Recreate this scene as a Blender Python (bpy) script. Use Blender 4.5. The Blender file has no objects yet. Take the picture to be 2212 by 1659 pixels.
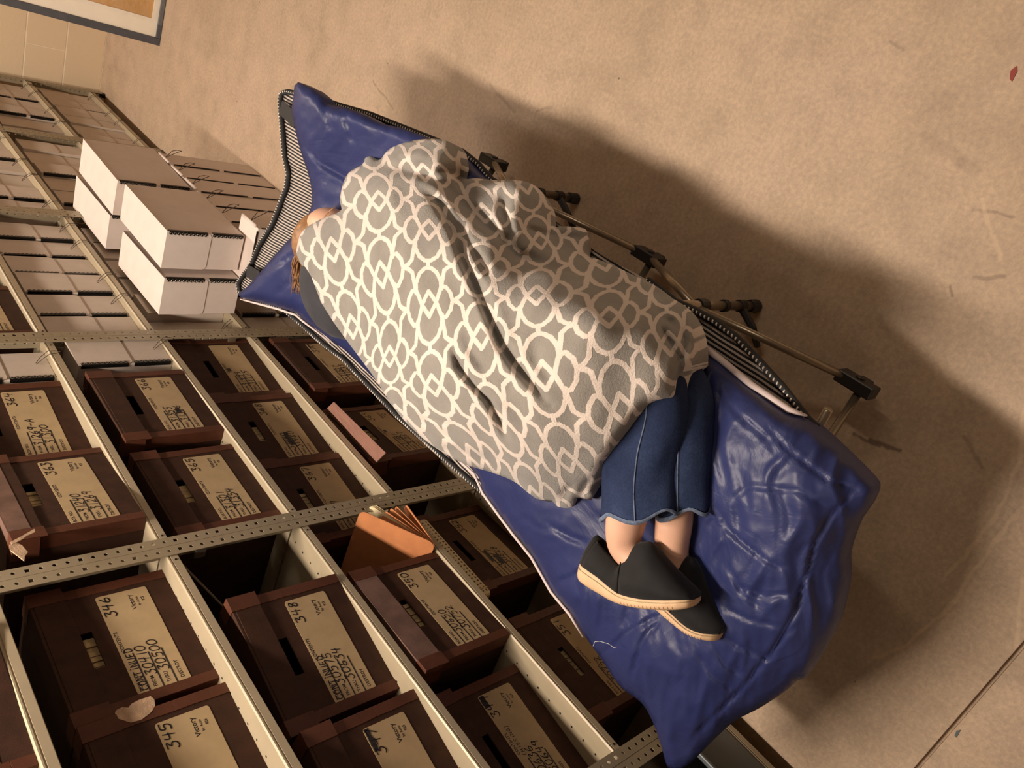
import bpy, bmesh, math, random
import numpy as np
from mathutils import Vector, Matrix, noise
from mathutils.geometry import delaunay_2d_cdt

random.seed(7)
scn = bpy.context.scene
COL = scn.collection

# ------------------------------------------------------------------ camera
CAM = np.array([1.28, 0.0, 1.70])
F, PW, PH = 1704.48, 2212, 1659
R = np.array([[0.34113435, -0.62698196, -0.70037203],
              [-0.84312971, -0.53352588, 0.06695099],
              [-0.41564367, 0.56766518, -0.71063112]])
cd = bpy.data.cameras.new('camera')
cd.sensor_fit = 'HORIZONTAL'
cd.sensor_width = 36.0
cd.lens = 36.0 * F / PW
cd.clip_start = 0.05
cd.clip_end = 60
cam = bpy.data.objects.new('camera', cd)
COL.objects.link(cam)
rx, uy, bz = R[0], -R[1], -R[2]
cam.matrix_world = Matrix(((rx[0], uy[0], bz[0], CAM[0]), (rx[1], uy[1], bz[1], CAM[1]),
                           (rx[2], uy[2], bz[2], CAM[2]), (0, 0, 0, 1)))
scn.camera = cam

# ------------------------------------------------------------------ world, lights, exposure
scn.view_settings.view_transform = 'Standard'
scn.view_settings.look = 'None'
scn.view_settings.exposure = -0.12
scn.view_settings.gamma = 1.0
w = bpy.data.worlds.new('room_glow')
scn.world = w
w.use_nodes = True
w.node_tree.nodes['Background'].inputs[0].default_value = (1.0, 0.64, 0.39, 1)
w.node_tree.nodes['Background'].inputs[1].default_value = 0.125


def area_light(name, loc, sx, sy, power, color, rot=(0, 0, 0)):
    ld = bpy.data.lights.new(name, 'AREA')
    ld.shape = 'RECTANGLE'
    ld.size, ld.size_y = sx, sy
    ld.energy = power
    ld.color = color
    o = bpy.data.objects.new(name, ld)
    COL.objects.link(o)
    o.location = loc
    o.rotation_euler = rot
    return o


area_light('ceiling_tube_light', (0.36, 1.20, 2.72), 0.13, 1.1, 80, (1.0, 0.85, 0.71))
area_light('far_fill_light', (0.30, 3.90, 2.72), 0.13, 1.2, 54, (1.0, 0.84, 0.70))  # unseen fill lamp added to brighten the far floor
area_light('near_fill_light', (0.26, -1.50, 2.68), 0.13, 1.2, 7, (1.0, 0.80, 0.62))  # weak unseen fill added to lighten the shadow at the cot foot
area_light('aisle_fill_light', (3.0, 1.2, 2.75), 0.13, 1.2, 20, (1.0, 0.82, 0.64))  # weak unseen fill added for the floor on the right


# ------------------------------------------------------------------ picture rays -> points in the room
def ray(px, py):
    return R.T @ np.array([(px - PW / 2) / F, (py - PH / 2) / F, 1.0])


def at(px, py, z):
    v = ray(px, py)
    return Vector(CAM + (z - CAM[2]) / v[2] * v)


def atx(px, py, x):
    v = ray(px, py)
    return Vector(CAM + (x - CAM[0]) / v[0] * v)


# ------------------------------------------------------------------ object helpers
def tag(o, label=None, cat=None, group=None, kind=None):
    if label: o['label'] = label
    if cat: o['category'] = cat
    if group: o['group'] = group
    if kind: o['kind'] = kind
    return o


def thing(name, label, cat, loc=(0, 0, 0), rz=0.0, group=None):
    o = bpy.data.objects.new(name, None)
    o.empty_display_size = 0.05
    COL.objects.link(o)
    o.location = loc
    o.rotation_euler = (0, 0, rz)
    return tag(o, label, cat, group)


class MB:
    def __init__(s):
        s.v, s.f, s.m = [], [], []

    def add(s, vs, fs, mi=0):
        n = len(s.v)
        s.v += [tuple(p) for p in vs]
        s.f += [tuple(n + i for i in f) for f in fs]
        s.m += [mi] * len(fs)
        return s

    def box(s, a, b, mi=0, M=None):
        x0, y0, z0 = a
        x1, y1, z1 = b
        vs = [(x0, y0, z0), (x1, y0, z0), (x1, y1, z0), (x0, y1, z0), (x0, y0, z1), (x1, y0, z1), (x1, y1, z1), (x0, y1, z1)]
        if M is not None: vs = [M @ Vector(p) for p in vs]
        return s.add(vs, [(0, 3, 2, 1), (4, 5, 6, 7), (0, 1, 5, 4), (1, 2, 6, 5), (2, 3, 7, 6), (3, 0, 4, 7)], mi)

    def loft(s, rings, mi=0, cap=True, closed=True):
        n = len(rings[0])
        vs = [p for r in rings for p in r]
        fs = []
        for i in range(len(rings) - 1):
            for j in range(n if closed else n - 1):
                k = (j + 1) % n
                fs.append((i * n + j, i * n + k, (i + 1) * n + k, (i + 1) * n + j))
        if cap:
            fs.append(tuple(range(n - 1, -1, -1)))
            fs.append(tuple((len(rings) - 1) * n + j for j in range(n)))
        return s.add(vs, fs, mi)

    def tube(s, pts, r, n=8, mi=0, cap=True):
        pts = [Vector(p) for p in pts]
        rs = r if isinstance(r, (list, tuple)) else [r] * len(pts)
        up = None
        rings = []
        for i, p in enumerate(pts):
            d = (pts[min(i + 1, len(pts) - 1)] - pts[max(i - 1, 0)]).normalized()
            if up is None:
                up = Vector((0, 0, 1)) if abs(d.z) < .9 else Vector((1, 0, 0))
            a = d.cross(up).normalized()
            up = a.cross(d).normalized()
            rings.append([p + rs[i] * (math.cos(t) * a + math.sin(t) * up) for t in [2 * math.pi * j / n for j in range(n)]])
        return s.loft(rings, mi, cap)

    def prism(s, poly, axis_fn, t, mi=0):
        n = len(poly)
        a = [axis_fn(p[0], p[1], 0) for p in poly]
        b = [axis_fn(p[0], p[1], t) for p in poly]
        fs = [tuple(range(n - 1, -1, -1)), tuple(range(n, 2 * n))]
        fs += [(i, (i + 1) % n, n + (i + 1) % n, n + i) for i in range(n)]
        return s.add(a + b, fs, mi)

    def build(s, name, mats, parent=None, smooth=False, bevel=0, fix=True):
        me = bpy.data.meshes.new(name)
        me.from_pydata(s.v, [], s.f)
        if not isinstance(mats, (list, tuple)): mats = [mats]
        for m in mats: me.materials.append(m)
        me.polygons.foreach_set('material_index', s.m)
        if fix:
            bm = bmesh.new()
            bm.from_mesh(me)
            bmesh.ops.recalc_face_normals(bm, faces=bm.faces)
            bm.to_mesh(me)
            bm.free()
        if smooth: me.polygons.foreach_set('use_smooth', [True] * len(me.polygons))
        me.update()
        o = bpy.data.objects.new(name, me)
        COL.objects.link(o)
        if parent is not None: o.parent = parent
        if bevel:
            b = o.modifiers.new('bevel', 'BEVEL')
            b.width = bevel
            b.segments = 2
            b.limit_method = 'ANGLE'
        return o


def copy_tree(o, parent=None):
    c = o.copy()
    COL.objects.link(c)
    if parent is not None: c.parent = parent
    for ch in list(o.children): copy_tree(ch, c)
    return c


# ------------------------------------------------------------------ materials
def new_mat(name, rgb, rough=0.7, metal=0.0, spec=0.5, sheen=0.0):
    m = bpy.data.materials.new(name)
    m.use_nodes = True
    b = m.node_tree.nodes['Principled BSDF']
    b.inputs['Base Color'].default_value = (*rgb, 1)
    b.inputs['Roughness'].default_value = rough
    b.inputs['Metallic'].default_value = metal
    b.inputs['Specular IOR Level'].default_value = spec
    b.inputs['Sheen Weight'].default_value = sheen
    return m


class NT:
    def __init__(s, m):
        s.m, s.t = m, (m.node_tree if hasattr(m, 'node_tree') else m)
        s.b = s.t.nodes.get('Principled BSDF')

    def n(s, kind, **kw):
        nd = s.t.nodes.new(kind)
        for k, v in kw.items(): setattr(nd, k, v)
        return nd

    def link(s, a, b): s.t.links.new(a, b)

    def setin(s, sock, v):
        if hasattr(v, 'is_linked') or isinstance(v, bpy.types.NodeSocket): s.link(v, sock)
        else: sock.default_value = v

    def math(s, op, a, b=None, clamp=False, c=None):
        nd = s.n('ShaderNodeMath', operation=op)
        nd.use_clamp = clamp
        s.setin(nd.inputs[0], a)
        if b is not None: s.setin(nd.inputs[1], b)
        if c is not None: s.setin(nd.inputs[2], c)
        return nd.outputs[0]

    def vm(s, op, a, b=None, scale=None):
        nd = s.n('ShaderNodeVectorMath', operation=op)
        s.setin(nd.inputs[0], a)
        if b is not None: s.setin(nd.inputs[1], b)
        if scale is not None: s.setin(nd.inputs['Scale'], scale)
        return nd.outputs['Value'] if op in ('DOT_PRODUCT', 'LENGTH', 'DISTANCE') else nd.outputs['Vector']

    def noise(s, scale, detail=3, rough=.5, vec=None, out='Fac'):
        nd = s.n('ShaderNodeTexNoise')
        nd.inputs['Scale'].default_value = scale
        nd.inputs['Detail'].default_value = detail
        nd.inputs['Roughness'].default_value = rough
        if vec is None: vec = s.coord()
        s.link(vec, nd.inputs['Vector'])
        return nd.outputs[out]

    def coord(s, which='Object'):
        nd = s.n('ShaderNodeTexCoord')
        return nd.outputs[which]

    def mix(s, fac, a, b, mode='MIX'):
        nd = s.n('ShaderNodeMix', data_type='RGBA', blend_type=mode)
        s.setin(nd.inputs[0], fac)
        s.setin(nd.inputs[6], a if not isinstance(a, tuple) else (*a[:3], 1))
        s.setin(nd.inputs[7], b if not isinstance(b, tuple) else (*b[:3], 1))
        return nd.outputs[2]

    def ramp(s, fac, stops):
        nd = s.n('ShaderNodeValToRGB')
        s.link(fac, nd.inputs[0])
        e = nd.color_ramp.elements
        while len(e) < len(stops): e.new(.5)
        for i, (p, c) in enumerate(stops):
            e[i].position = p
            e[i].color = (*c, 1) if len(c) == 3 else c
        return nd.outputs[0]

    def mapr(s, v, a, b, c=0.0, d=1.0, smooth=True):
        nd = s.n('ShaderNodeMapRange')
        nd.interpolation_type = 'SMOOTHSTEP' if smooth else 'LINEAR'
        s.setin(nd.inputs[0], v)
        for i, x in enumerate((a, b, c, d)): nd.inputs[i + 1].default_value = x
        return nd.outputs[0]

    def color(s, c): s.link(c, s.b.inputs['Base Color'])

    def bump(s, h, strength=.3, dist=.01):
        nd = s.n('ShaderNodeBump')
        nd.inputs['Strength'].default_value = strength
        nd.inputs['Distance'].default_value = dist
        s.link(h, nd.inputs['Height'])
        s.link(nd.outputs[0], s.b.inputs['Normal'])

    def seg(s, p, a, b):
        """distance from p to the segment a-b (3-vectors)"""
        ba = tuple(b[i] - a[i] for i in range(3))
        q = sum(x * x for x in ba)
        pa = s.vm('SUBTRACT', p, a)
        h = s.math('DIVIDE', s.vm('DOT_PRODUCT', pa, ba), q, clamp=True)
        nd = s.n('ShaderNodeVectorMath', operation='SCALE')
        nd.inputs[0].default_value = ba
        s.link(h, nd.inputs['Scale'])
        return s.vm('LENGTH', s.vm('SUBTRACT', pa, nd.outputs[0]))


def mottled(name, rgb, rough=.7, amt=.25, scale=12, bump=.15, bscale=120, metal=0, spec=.5, sheen=0, bdist=.002):
    m = new_mat(name, rgb, rough, metal, spec, sheen)
    t = NT(m)
    f = t.noise(scale, 4, .6)
    lo = tuple(c * (1 - amt) for c in rgb)
    hi = tuple(min(1, c * (1 + amt)) for c in rgb)
    t.color(t.ramp(f, [(.3, lo), (.7, hi)]))
    if bump: t.bump(t.noise(bscale, 3, .6), bump, bdist)
    return m


M = {}
M['steel'] = mottled('painted_steel', (0.31, 0.255, 0.17), .38, .06, 20, .04, 300, 0.15)
M['brace'] = mottled('brace_steel', (0.25, 0.20, 0.13), .45, .1, 20, .04, 300)
M['box'] = mottled('brown_fibreboard', (0.042, 0.0165, 0.0085), .72, .22, 30, .2, 500, spec=.25)
M['band'] = mottled('red_brown_tape', (0.088, 0.028, 0.0135), .55, .15, 25, .1, 200, spec=.3)
M['tear'] = mottled('torn_board', (0.46, 0.31, 0.20), .85, .2, 60, .4, 200)
M['label'] = mottled('buff_paper', (0.43, 0.310, 0.168), .65, .07, 30, .03, 100)
M['ink'] = new_mat('printed_ink', (0.02, 0.014, 0.012), .6)
M['pen'] = new_mat('marker_ink', (0.014, 0.010, 0.012), .55)
M['paper'] = mottled('old_paper', (0.45, 0.33, 0.17), .8, .25, 40, .2, 200)
M['white'] = mottled('grey_white_board', (0.70, 0.60, 0.54), .75, .04, 20, .06, 400)
M['edge'] = new_mat('black_metal_edge', (0.018, 0.016, 0.014), .4, .6)
M['ring'] = new_mat('pressed_metal', (0.16, 0.14, 0.115), .4, .5)
M['string'] = new_mat('dark_cord', (0.05, 0.03, 0.02), .8)
M['folder'] = mottled('red_rope_board', (0.52, 0.20, 0.075), .6, .12, 20, .08, 200)
M['manila'] = mottled('manila_card', (0.72, 0.60, 0.36), .6, .08, 20, .05, 200)
M['tub'] = mottled('slate_plastic', (0.10, 0.12, 0.13), .35, .1, 10, .05, 200)
M['alu'] = mottled('anodised_aluminium', (0.34, 0.28, 0.21), .33, .1, 30, .02, 300, 0.75)
M['plastic'] = mottled('black_plastic', (0.016, 0.015, 0.016), .38, .1, 20, .05, 200)
M['shoe'] = mottled('black_nubuck', (0.010, 0.0095, 0.0105), .8, .25, 30, .2, 900, spec=.3, sheen=.1)
M['sole'] = mottled('tan_rubber', (0.70, 0.47, 0.28), .6, .06, 40, .08, 300)
M['skin'] = mottled('skin', (0.72, 0.42, 0.29), .5, .08, 25, .08, 300)
M['hair'] = mottled('auburn_hair', (0.30, 0.155, 0.07), .45, .45, 60, .3, 300)
M['shirt'] = mottled('charcoal_knit', (0.030, 0.030, 0.038), .9, .2, 30, .2, 500, sheen=.1)
M['binding'] = mottled('black_webbing', (0.016, 0.015, 0.016), .7, .2, 30, .3, 600)
M['stitch'] = new_mat('white_stitch', (0.75, 0.70, 0.64), .6)
M['underside'] = mottled('pale_lining', (0.72, 0.60, 0.58), .7, .05, 20, .1, 200)
M['flap'] = mottled('faded_flap', (0.30, 0.15, 0.11), .7, .15, 30, .1, 200)
M['dust'] = mottled('dusty_tape', (0.15, 0.085, 0.065), .45, .3, 18, .2, 90)
M['red'] = new_mat('red_chip', (0.25, 0.03, 0.02), .6)
M['frame'] = mottled('navy_frame', (0.075, 0.075, 0.085), .5, .15, 20, .05, 100)
M['liner'] = mottled('cream_foam', (0.86, 0.78, 0.64), .6, .04, 10, .05, 60)
M['board'] = mottled('orange_tan_panel', (0.55, 0.29, 0.075), .6, .06, 10, .05, 60)

# ------------------------------------------------------------------ room
def floor_material():
    m = new_mat('concrete', (0.47, 0.34, 0.22), .62, spec=.35)
    t = NT(m)
    p = t.coord()
    big = t.noise(1.7, 5, .6, p)
    mid = t.noise(9, 6, .65, p)
    fine = t.noise(95, 5, .7, p)
    c = t.ramp(big, [(.30, (0.40, 0.295, 0.205)), (.50, (0.455, 0.338, 0.238)), (.70, (0.485, 0.358, 0.262))])
    c = t.mix(.55, c, t.ramp(mid, [(.28, (.36, .36, .36)), (.5, (.5, .5, .5)), (.75, (.60, .59, .57))]), 'OVERLAY')
    c = t.mix(.55, c, t.ramp(fine, [(.25, (.33, .33, .33)), (.5, (.5, .5, .5)), (.72, (.68, .66, .62))]), 'OVERLAY')
    vo = t.n('ShaderNodeTexVoronoi', feature='F1')
    vo.inputs['Scale'].default_value = 7
    t.link(p, vo.inputs['Vector'])
    c = t.mix(t.mapr(vo.outputs['Distance'], .012, .03, .75, 0), c, (0.05, 0.03, 0.02))
    warp = t.vm('ADD', p, t.vm('SCALE', t.vm('SUBTRACT', t.noise(22, 2, .5, p, 'Color'), (.5, .5, .5)), scale=.02))
    # scuffs: (px a, px b, half width, darkness)
    for a, b, wd, dk in [((1845, 940), (1900, 965), .0035, .7), ((1880, 950), (1942, 975), .0045, .75),
                         ((2085, 945), (2120, 1010), .004, .35), ((805, 175), (850, 235), .003, .4),
                         ((1060, 185), (1110, 240), .006, .25), ((1160, 240), (1190, 232), .004, .3),
                         ((2105, 600), (2165, 598), .004, .4), ((2105, 455), (2190, 470), .003, .35),
                         ((1925, 88), (1950, 112), .003, .3), ((2050, 618), (2055, 640), .003, .45),
                         ((2005, 295), (2075, 350), .012, .16), ((2075, 350), (2110, 362), .012, .16)]:
        A, B = at(*a, 0), at(*b, 0)
        d = t.seg(warp, (A.x, A.y, 0), (B.x, B.y, 0))
        c = t.mix(t.mapr(d, wd * .4, wd * 1.6, dk, 0), c, (0.13, 0.09, 0.065))
    for a, b in [((2212, 880), (2205, 1000)), ((2205, 1000), (2165, 1090)), ((2165, 1090), (2110, 1170)), ((2110, 1170), (2040, 1250)),
                 ((2150, 1170), (2060, 1300)), ((2060, 1300), (1960, 1390)), ((1960, 1390), (1875, 1430)), ((2212, 1090), (2150, 1170)), ((2120, 430), (2160, 560)), ((2212, 1250), (2190, 1420))]:
        A, B = at(*a, 0), at(*b, 0)
        d = t.seg(warp, (A.x, A.y, 0), (B.x, B.y, 0))
        c = t.mix(t.mapr(d, .0015, .006, .30, 0), c, (0.72, 0.52, 0.34))
    t.color(c)
    t.bump(t.math('ADD', t.math('MULTIPLY', mid, .6), fine), .28, .004)
    return m


M['floor'] = floor_material()


def wall_material():
    m = new_mat('painted_block', (0.66, 0.48, 0.27), .6)
    t = NT(m)
    p = t.coord()
    sx = t.n('ShaderNodeSeparateXYZ')
    t.link(p, sx.inputs[0])
    cb = t.n('ShaderNodeCombineXYZ')
    t.link(t.math('ADD', sx.outputs[0], sx.outputs[1]), cb.inputs[0])
    t.link(sx.outputs[2], cb.inputs[1])
    br = t.n('ShaderNodeTexBrick')
    br.inputs['Scale'].default_value = 1
    br.inputs['Brick Width'].default_value = .4
    br.inputs['Row Height'].default_value = .1975
    br.inputs['Mortar Size'].default_value = .004
    br.inputs['Mortar Smooth'].default_value = .4
    br.inputs['Color1'].default_value = (0.74, 0.59, 0.40, 1)
    br.inputs['Color2'].default_value = (0.77, 0.615, 0.415, 1)
    br.inputs['Mortar'].default_value = (0.86, 0.73, 0.54, 1)
    t.link(cb.outputs[0], br.inputs['Vector'])
    t.color(br.outputs['Color'])
    h = t.math('SUBTRACT', t.math('MULTIPLY', t.noise(60, 4, .6, p), .25), br.outputs['Fac'])
    t.bump(h, .5, .004)
    return m


M['wall'] = wall_material()
YJ = -0.023
fl = MB()
fl.box((-1.0, YJ + .004, -.1), (4.2, 5.2, 0))
fl.box((-1.0, -3.0, -.1), (4.2, YJ - .004, 0))
fl.box((-1.0, YJ - .004, -.1), (4.2, YJ + .004, -.012))
tag(fl.build('floor', M['floor'], bevel=.0015), kind='structure')
tag(MB().box((-1.0, 5.03, 0), (4.2, 5.2, 3.0)).build('wall_far', M['wall']), kind='structure')
tag(MB().box((-.85, -3.0, 0), (-.70, 5.03, 3.0)).build('blocker_wall_left', M['wall']), kind='structure')  # unseen wall added to stop ambient light leaking through the shelf backs

# ------------------------------------------------------------------ shelving
M['deck'] = mottled('shelf_steel', (0.39, 0.32, 0.215), .42, .04, 20, .03, 300, .1)
_t = NT(M['deck'])
_p = _t.coord()
_s = _t.n('ShaderNodeSeparateXYZ')
_t.link(_p, _s.inputs[0])
_fy = _t.math('SUBTRACT', _t.math('FRACT', _t.math('DIVIDE', _s.outputs[1], .0385)), .5)
_dy = _t.math('MULTIPLY', _fy, .0385)
_dx = _t.math('ADD', _s.outputs[0], .048)
_d = _t.math('SQRT', _t.math('ADD', _t.math('MULTIPLY', _dy, _dy), _t.math('MULTIPLY', _dx, _dx)))
_old = _t.b.inputs['Base Color'].links[0].from_socket
_t.color(_t.mix(_t.mapr(_d, .0022, .0030, 1, 0), _old, (0.01, 0.008, 0.006)))

JOINTS = [-0.545, 0.372, 1.267, 2.187, 3.115, 4.035, 4.955]
DECK = {'D': .083, 'C': .410, 'B': .712, 'A': 1.035, 'Z': 1.375}


def holed_strip(mb, o, ax_u, ax_v, wd, ln, pitch=.0242, hr=.0042, off=.5, square=True):
    """flat strip of width wd along u and length ln along v with a row of real holes"""
    o, ax_u, ax_v = Vector(o), Vector(ax_u), Vector(ax_v)
    n = int(ln / pitch)
    for i in range(n):
        v0 = i * pitch
        cu, cv = wd * off, v0 + pitch / 2
        if i % 4 == 0:
            hole = [(-1, -1), (1, -1), (1, 1), (-1, 1)]
            hole = [(a * hr, b * hr) for a, b in [(-1, -1), (0, -1), (1, -1), (1, 0), (1, 1), (0, 1), (-1, 1), (-1, 0)]]
        else:
            hole = [(hr * .95 * math.cos(t), hr * .95 * math.sin(t)) for t in [-2.356 + k * math.pi / 4 for k in range(8)]]
        outer = [(0, v0), (cu, v0), (wd, v0), (wd, cv), (wd, v0 + pitch), (cu, v0 + pitch), (0, v0 + pitch), (0, cv)]
        vs = [o + ax_u * a + ax_v * b for a, b in outer] + [o + ax_u * (cu + a) + ax_v * (cv + b) for a, b in hole]
        mb.add(vs, [(k, (k + 1) % 8, 8 + (k + 1) % 8, 8 + k) for k in range(8)])


def post(parent, x, y, side, front=1):
    """perforated angle post; side=+1 at the near edge of a bay, -1 at the far edge"""
    H = 1.72
    mb = MB()
    a = y + side * .0008
    holed_strip(mb, (x, a, .02), (0, side, 0), (0, 0, 1), .027, H)
    holed_strip(mb, (x, a, .02), (-front, 0, 0), (0, 0, 1), .034, H)
    ob = mb.build('post', M['steel'], parent, fix=True)
    so = ob.modifiers.new('thick', 'SOLIDIFY')
    so.thickness = .0018
    so.offset = 0
    return ob


SHELF_LABELS = ['nearest steel shelving bay with grey tub, cut off by photo bottom',
                'steel shelving bay holding boxes 345 to 352 and the rust accordion file',
                'steel shelving bay holding boxes 363 to 370 behind the sleeper',
                'steel shelving bay of document boxes behind the white boxes stacked on floor',
                'steel shelving bay, second from the block wall, full of document boxes',
                'farthest steel shelving bay, against the cream block wall']
for k in range(6):
    y0, y1 = JOINTS[k], JOINTS[k + 1]
    u = thing('steel_shelving_unit', SHELF_LABELS[k], 'shelf', (0, y0, 0), 0, 'steel shelving bays along the aisle')
    wid = y1 - y0
    post(u, 0.0008, 0, 1)
    post(u, 0.0008, wid, -1)
    post(u, -.62, 0, 1, -1)
    post(u, -.62, wid, -1, -1)
    for lv, z in DECK.items():
        zz = z + (.018 if (lv == 'B' and k >= 3) else 0)
        prof = [(-.615, zz - .030), (-.615, zz), (-.006, zz), (-.0022, zz - .0022), (-.0022, zz - .005), (-.0040, zz - .006), (-.0040, zz - .008), (-.0022, zz - .0085), (-.0022, zz - .024), (-.0040, zz - .0255), (-.014, zz - .0255), (-.014, zz - .0235), (-.006, zz - .0235), (-.006, zz - .004), (-.612, zz - .004), (-.612, zz - .030)]
        s = MB()
        s.loft([[(x, .003, q) for x, q in prof], [(x, wid - .003, q) for x, q in prof]])
        so = s.build('shelf', M['deck'], u)
        rv = MB()
        for yy in (.040, wid - .040):
            rv.tube([(-.0030, yy, zz - .016), (-.0012, yy, zz - .016)], .0026, 8)
        rv.build('bolt', M['edge'], so)
    br = MB()
    for yy0, yy1 in ((.03, wid - .03), (wid - .03, .03)):
        br.tube([(-.630, yy0, .15), (-.630, yy1, 1.62)], .009, 6)
    br.build('cross_brace', M['brace'], u)
    if k == 1:
        sb = MB()
        sb.box((-.008, 0, 0), (-.006, .016, .42), 0, Matrix.Translation((-.02, wid - .012, 1.02)) @ Matrix.Rotation(math.radians(-130), 4, 'Y') @ Matrix.Rotation(0.35, 4, 'X'))
        sb.build('side_brace', M['brace'], u)
    ft = MB()
    for xx in (-.61, -.012):
        for yy in (.012, wid - .012): ft.box((xx - .012, yy - .012, 0), (xx + .012, yy + .012, .02))
    ft.build('foot_plate', M['edge'], u)
    if k in (1, 2):
        for yy, zz_ in ((.016, 1.31), (wid - .02, .955), (wid - .02, .47)):
            MB().box((-.030, yy - .004, zz_ - .012), (-.004, yy + .004, zz_ + .012)).build('shelf_clip', M['alu'], u)

# ------------------------------------------------------------------ writing
_txt = {}


def text_mesh(body, size, bold=0.0):
    key = (body, size, bold)
    if key in _txt: return _txt[key]
    c = bpy.data.curves.new('t', 'FONT')
    c.body = body
    c.size = size
    c.offset = bold
    c.extrude = .00015
    c.resolution_u = 2
    o = bpy.data.objects.new('t', c)
    COL.objects.link(o)
    dg = bpy.context.evaluated_depsgraph_get()
    dg.update()
    me = bpy.data.meshes.new_from_object(o.evaluated_get(dg))
    vs = [tuple(v.co) for v in me.vertices]
    fs = [tuple(p.vertices) for p in me.polygons]
    bpy.data.objects.remove(o)
    _txt[key] = (vs, fs)
    return _txt[key]


G = {
    '0': [[(.5, 1), (.15, .85), (.05, .5), (.2, .1), (.5, 0), (.85, .2), (.95, .6), (.75, .95), (.45, 1)]],
    '1': [[(.45, 1), (.5, 0)]],
    '2': [[(.1, .8), (.4, 1), (.8, .85), (.75, .6), (.1, .05), (.4, .1), (.95, 0)]],
    '3': [[(.1, 1), (.85, 1), (.45, .62), (.85, .45), (.8, .1), (.4, -.08), (.05, .08)]],
    '4': [[(.2, 1), (.1, .5), (.9, .52)], [(.75, 1), (.65, -.05)]],
    '5': [[(.95, 1), (.25, 1), (.2, .58), (.7, .62), (.85, .3), (.6, 0), (.1, .02)]],
    '6': [[(.7, 1), (.25, .6), (.1, .2), (.45, 0), (.85, .15), (.75, .42), (.2, .35)]],
    '7': [[(.05, .95), (.9, 1), (.4, 0)]],
    '8': [[(.8, .9), (.4, 1), (.2, .75), (.75, .35), (.6, 0), (.25, .02), (.2, .3), (.7, .7), (.8, .9)]],
    '9': [[(.85, .95), (.35, 1), (.15, .7), (.45, .5), (.85, .75), (.85, .95), (.75, 0)]],
    'C': [[(.9, .9), (.5, 1), (.1, .6), (.2, .1), (.6, 0), (.95, .15)]],
    'O': [[(.5, 1), (.1, .7), (.15, .15), (.6, 0), (.95, .45), (.75, .95), (.45, 1)]],
    'N': [[(.1, 0), (.1, 1), (.85, 0), (.9, 1)]],
    'T': [[(0, 1), (1, .95)], [(.5, 1), (.5, 0)]],
    'I': [[(.5, .8), (.5, 0)], [(.5, 1.15), (.55, 1.1)]],
    'U': [[(.05, 1), (.1, .2), (.5, 0), (.85, .2), (.9, 1)]],
    'E': [[(.9, .95), (.2, .9), (.15, .5), (.7, .5)], [(.15, .5), (.1, .05), (.9, 0)]],
    'D': [[(.2, 1), (.15, 0), (.7, .1), (.95, .5), (.6, .95), (0, 1)]],
    'A': [[(.05, 0), (.5, 1), (.9, 0)], [(.2, .4), (.8, .4)]],
    'M': [[(.05, 0), (.15, 1), (.5, .4), (.85, 1), (.95, 0)]],
    'S': [[(.85, .9), (.4, 1), (.15, .7), (.8, .35), (.6, 0), (.1, .1)]],
    'G': [[(.9, .85), (.5, 1), (.1, .5), (.5, 0), (.9, .15), (.9, .5), (.6, .5)]],
    '(': [[(.8, 1.2), (.3, .6), (.8, -.2)]], ')': [[(.2, 1.2), (.7, .6), (.2, -.2)]],
    '-': [[(.1, .5), (.8, .5)]], ' ': [],
}


def handwriting(mb, s, x, y, h, w, fn, pen=.0013, slant=.12, gap=.25, rnd=random):
    for ch in s:
        for st in G[ch]:
            pts = []
            for a, b in st:
                pts.append((x + (a * w + slant * b * h) + rnd.uniform(-.03, .03) * w, y + b * h + rnd.uniform(-.03, .03) * h))
            sm = []
            for i in range(len(pts) - 1):
                p0, p1, p2, p3 = pts[max(i - 1, 0)], pts[i], pts[i + 1], pts[min(i + 2, len(pts) - 1)]
                for k in range(4):
                    t = k / 4
                    sm.append(tuple(.5 * (2 * p1[j] + (p2[j] - p0[j]) * t + (2 * p0[j] - 5 * p1[j] + 4 * p2[j] - p3[j]) * t * t + (3 * p1[j] - p0[j] - 3 * p2[j] + p3[j]) * t ** 3) for j in (0, 1)))
            sm.append(pts[-1])
            for i in range(len(sm) - 1):
                (ax, ay), (bx, by) = sm[i], sm[i + 1]
                L = math.hypot(bx - ax, by - ay)
                if L < 1e-6: continue
                dx, dy = (bx - ax) / L * pen, (by - ay) / L * pen
                q = [(ax - dx * .6 - dy, ay - dy * .6 + dx), (ax - dx * .6 + dy, ay - dy * .6 - dx), (bx + dx * .6 + dy, by + dy * .6 - dx), (bx + dx * .6 - dy, by + dy * .6 + dx)]
                mb.add([fn(*p) for p in q], [(0, 1, 2, 3)])
        x += w * (1 + gap) if ch not in '1I' else w * (.75 + gap)


def blot(mb, x0, x1, y, h, fn, rnd):
    n = 14
    top = [(x0 + (x1 - x0) * i / n, y + h / 2 + rnd.uniform(-.15, .25) * h * .6) for i in range(n + 1)]
    bot = [(x1 - (x1 - x0) * i / n, y - h / 2 + rnd.uniform(-.25, .15) * h * .6) for i in range(n + 1)]
    poly = top + bot
    mb.add([fn(*p) for p in poly], [tuple(range(len(poly)))])


# ------------------------------------------------------------------ brown transfer boxes
BW, BH, BD = .305, .262, .56


def rounded(w, h, r, n=4):
    out = []
    for cx, cy, a0 in ((w - r, h - r, 0), (r, h - r, 90), (r, r, 180), (w - r, r, 270)):
        for k in range(n + 1):
            a = math.radians(a0 + 90 * k / n)
            out.append((cx + r * math.cos(a), cy + r * math.sin(a)))
    return out


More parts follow.
